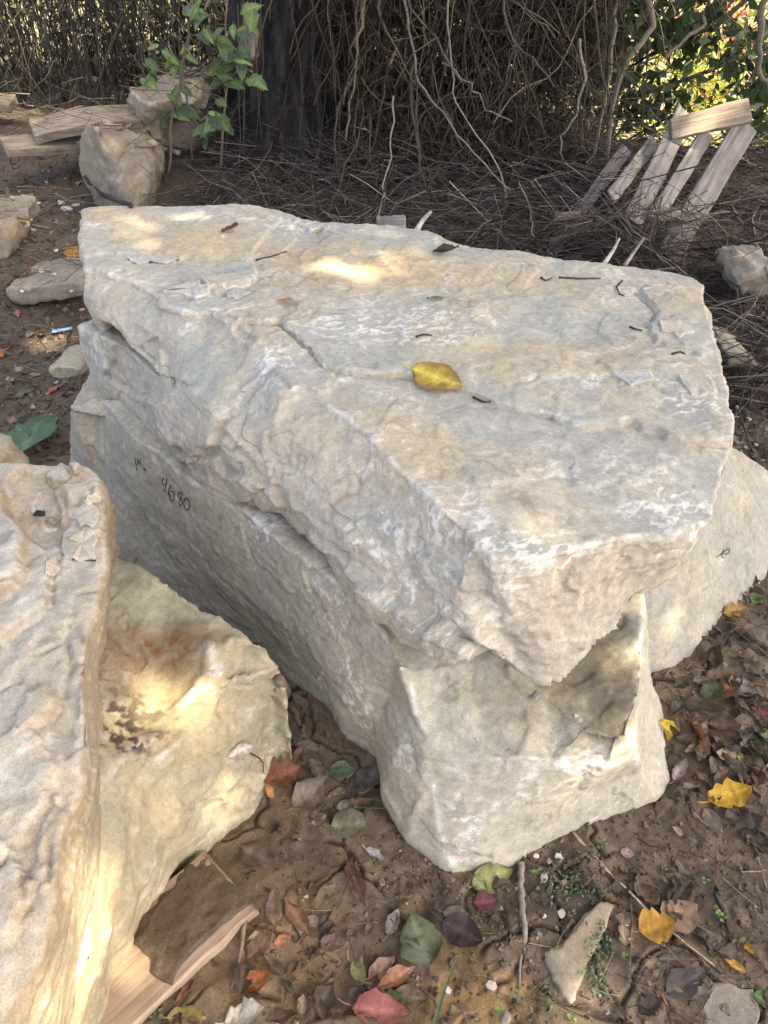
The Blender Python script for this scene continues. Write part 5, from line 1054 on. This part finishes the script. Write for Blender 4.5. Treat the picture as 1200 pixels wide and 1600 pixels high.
for lab, a, m_, b_, w in [('upright green grass blade at the bottom edge', (678,1612), (690,1545), (712,1488), .007), ('green grass blade lying over the pink-red leaf', (556,1570), (600,1585), (650,1612), .008)]:
    p0, p1, p2 = on(*a, .004), on(*m_, .03), on(*b_, .05); mb = MB(); V_ = []
    for k in range(9):
        u = k/8; q = p0*(1-u)**2+2*p1*u*(1-u)+p2*u*u; ww = w*(1-u**2)*.5+.0004; sd_ = np.array([.8, -.3, .2]); V_ += [q-sd_*ww, q+[0, 0, -ww*.5], q+sd_*ww]
    mb.add(V_, [(3*k+j, 3*k+j+1, 3*k+j+4, 3*k+j+3) for k in range(8) for j in range(2)], (.09, .17, .07)); o = link('grass_blade', mb.build('grass_blade', True, p0), M['leaf'], None, p0); setp(o, lab, 'grass blade')
setp(board('plastic_strip', on(82,521,.01), on(114,515,.012), .022, .003, (0, -.2, 1), M['blue'], 90, taper=.6), 'pale blue plastic strip on the soil left of the slab', 'plastic strip')

# ------------------------------------------------------------------ living plants
sap = empty('green_sapling', drop(-1.15, 4.0)[0], 'leafy green sapling beside the trunk in front of the tan boulder', 'sapling')
b = Bulk()
for q in [[(345,262,3.9),(348,200,3.9),(356,120,3.9),(352,40,3.9),(358,-40,3.9)],[(300,250,4.0),(296,180,3.95),(285,110,3.95),(262,70,3.95)],[(352,130,3.9),(378,105,3.85),(395,112,3.85)],[(350,200,3.9),(325,180,3.85),(312,190,3.8)],[(335,-20,3.9),(318,20,3.9),(300,30,3.9)]]:
    b.tube([PY(*p) for p in q], .007, .003, (.16, .13, .09), 6)
b.build('stem', M['twig'], parent=sap)
for cx, cy, n_, Y in [(258,72,5,3.95),(232,108,4,3.95),(282,92,5,3.95),(242,118,3,4.0),(330,180,6,3.8),(318,200,5,3.8),(342,190,4,3.8),(290,160,4,3.9),(255,182,3,3.9),(388,112,4,3.8),(372,100,4,3.85),(352,88,4,3.9),(305,12,5,3.9),(335,45,5,3.9),(378,40,4,3.9),(395,15,4,3.85),(345,120,3,3.9),(300,60,3,3.95),(270,140,3,3.95),(375,70,3,3.9)]:
    for k in range(n_):
        a = rng.uniform(-.6, 3.7); L = rng.uniform(22, 44); x, y = cx+rng.normal()*8, cy+rng.normal()*8
        p0, p1 = PY(x, y, Y+rng.normal()*.04), PY(x+math.cos(a)*L*.8, y+abs(math.sin(a))*L*.6+L*.3*rng.random(), Y-.05+rng.normal()*.05)
        leaf_obj('leaf', p0, p1, np.array([rng.normal()*.35, -.75, .65]), parent=sap, wr=rng.uniform(.30, .46), col=np.array((.10, .15, .045) if rng.random() < .6 else (.06, .10, .05))*rng.uniform(.6, 1.5), edge=(.10, .14, .05), fold=.2, curl=-.3, shape='ovate', stalk=.1, spots=.1)
dock = empty('broad_leaved_weed', on(38,722,.0), 'broad-leaved green weed with pale midrib at the left', 'weed')
w0 = on(30,725,.02)
for a, t0, wr in [((34,712),(66,640),.72), ((52,668),(92,650),.6), ((44,690),(22,660),.5)]:
    p0 = P(*a, .06); p1 = P(*t0, .09); leaf_obj('leaf', p0, p1, np.array([-.1, -.5, .85]), parent=dock, wr=wr, col=(.085, .15, .075), edge=(.07, .13, .06), fold=.2, curl=-.2, shape='ovate', stalk=.3, spots=.1)
w2 = empty('broad_leaved_weed', on(4,560,.0), 'dark green weed cut by the left edge below the layered stone', 'weed')
for a, t0 in [((-8,520),(8,478)), ((-6,540),(10,520)), ((0,545),(6,565))]:
    leaf_obj('leaf', P(*a, .05), P(*t0, .08), np.array([.1, -.5, .85]), parent=w2, wr=.55, col=(.05, .10, .05), fold=.2, curl=-.2, shape='ovate', stalk=.2, spots=.1)

# ------------------------------------------------------------------ marker writing on the stones
def strokes(name, lines, rock_o, label, w=.0026):
    mb = MB(); inv = rock_o.matrix_basis.inverted()
    for ln in lines:
        pts = []
        for (x0, y0), (x1, y1) in zip(ln, ln[1:]):
            n_ = max(2, int(math.hypot(x1-x0, y1-y0)/2))
            pts += [(x0+(x1-x0)*k/n_, y0+(y1-y0)*k/n_) for k in range(n_)]
        pts.append(ln[-1]); H_ = [hit(*q) for q in pts]
        H_ = [(p, n0) for p, n0 in H_]; V_ = []
        for k, (p, n0) in enumerate(H_):
            q = H_[min(k+1, len(H_)-1)][0]-H_[max(k-1, 0)][0]; q /= max(np.linalg.norm(q), 1e-6); nn = -ray(*pts[k]); nn = nn/np.linalg.norm(nn); nn = n0*.5+nn*.5
            sd_ = np.cross(q, nn); sd_ /= max(np.linalg.norm(sd_), 1e-6); ww = w*.5*(.75+.5*rng.random()); V_ += [p+nn*.0022-sd_*ww, p+nn*.0022+sd_*ww]
        mb.add([inv @ Vector(v) for v in V_], [(2*k, 2*k+1, 2*k+3, 2*k+2) for k in range(len(H_)-1)])
    o = link(name, mb.build(name), M['ink'], rock_o); o['label'] = label; return o
def zz(l): return [[(100+x/4, 400+y/4) for x, y in q] for q in l]
Bk = [o for o in ROCKS.values() if '9680' in o['label']][0]; Ck = [o for o in ROCKS.values() if 'black mark' in o['label']][0]
strokes('handwritten_number', zz([[(625,1385),(615,1405),(618,1428),(632,1432),(645,1410),(640,1388)],[(645,1395),(640,1430),(632,1470)],
    [(672,1430),(658,1460),(655,1490),(665,1500)],[(665,1470),(690,1475),(692,1515),(678,1532),(664,1520),(665,1490)],
    [(735,1475),(715,1482),(712,1505),(735,1515),(742,1545),(728,1562),(718,1540),(730,1510),(742,1490),(735,1475)],
    [(765,1510),(752,1530),(752,1560),(765,1585),(782,1585),(788,1555),(780,1520),(765,1510)]]), Bk, 'number 9680 handwritten in black marker')
strokes('handwritten_letter', zz([[(445,1265),(450,1300),(462,1310)],[(460,1265),(465,1300),(472,1280)],[(478,1265),(482,1305)],[(455,1325),(460,1340)],[(500,1325),(512,1335),(502,1338),(500,1325)]]), Bk, 'faint letter W with a dot in black marker')
strokes('handwritten_mark', [[(1118,871),(1126,866),(1133,860),(1139,857),(1139,864),(1133,866),(1127,864)],[(1130,858),(1127,868),(1130,873)]], Ck, 'small black letter mark', .0022)
sc_ = Bulk(); cub = np.array([[-1,-1,-1],[1,-1,-1],[1,1,-1],[-1,1,-1],[-1,-1,1],[1,-1,1],[1,1,1],[-1,1,1]], float); cf = [[0,3,2,1],[4,5,6,7],[0,1,5,4],[1,2,6,5],[2,3,7,6],[3,0,4,7]]
for (x0, x1), (y0, y1), cnt in [((400,1200),(1330,1600),1100),((1000,1200),(1000,1340),420),((440,640),(1100,1340),160),((-10,140),(240,720),1100),((1120,1200),(560,960),300),((740,960),(1320,1480),300),((590,1060),(1220,1400),500)]:
    for k in range(cnt):
        g_ = ghit(rng.uniform(x0, x1), rng.uniform(y0, y1))
        if g_ is None: continue
        p, n0 = g_
        s_ = abs(rng.normal())*.0022+.0012; s_ *= 1+.9*(p[1] > 2); q, _r = np.linalg.qr(rng.normal(size=(3, 3))); V_ = (cub*rng.uniform(.5, 1.2, (8, 1))*s_*[1, .8, .6])@q+p+[0, 0, s_*.3]
        c_ = jitter_col([(.10, .074, .05), (.14, .105, .072), (.07, .054, .04), (.26, .23, .19)][rng.choice(4, p=[.4, .3, .24, .06])], .2); sc_.quads(V_[np.array(cf)], np.tile(c_, (6, 1)))
sc_.build('soil_crumbs', M['pebble'], 'loose crumbs of soil and grit on the mud', 'soil', 'stuff')
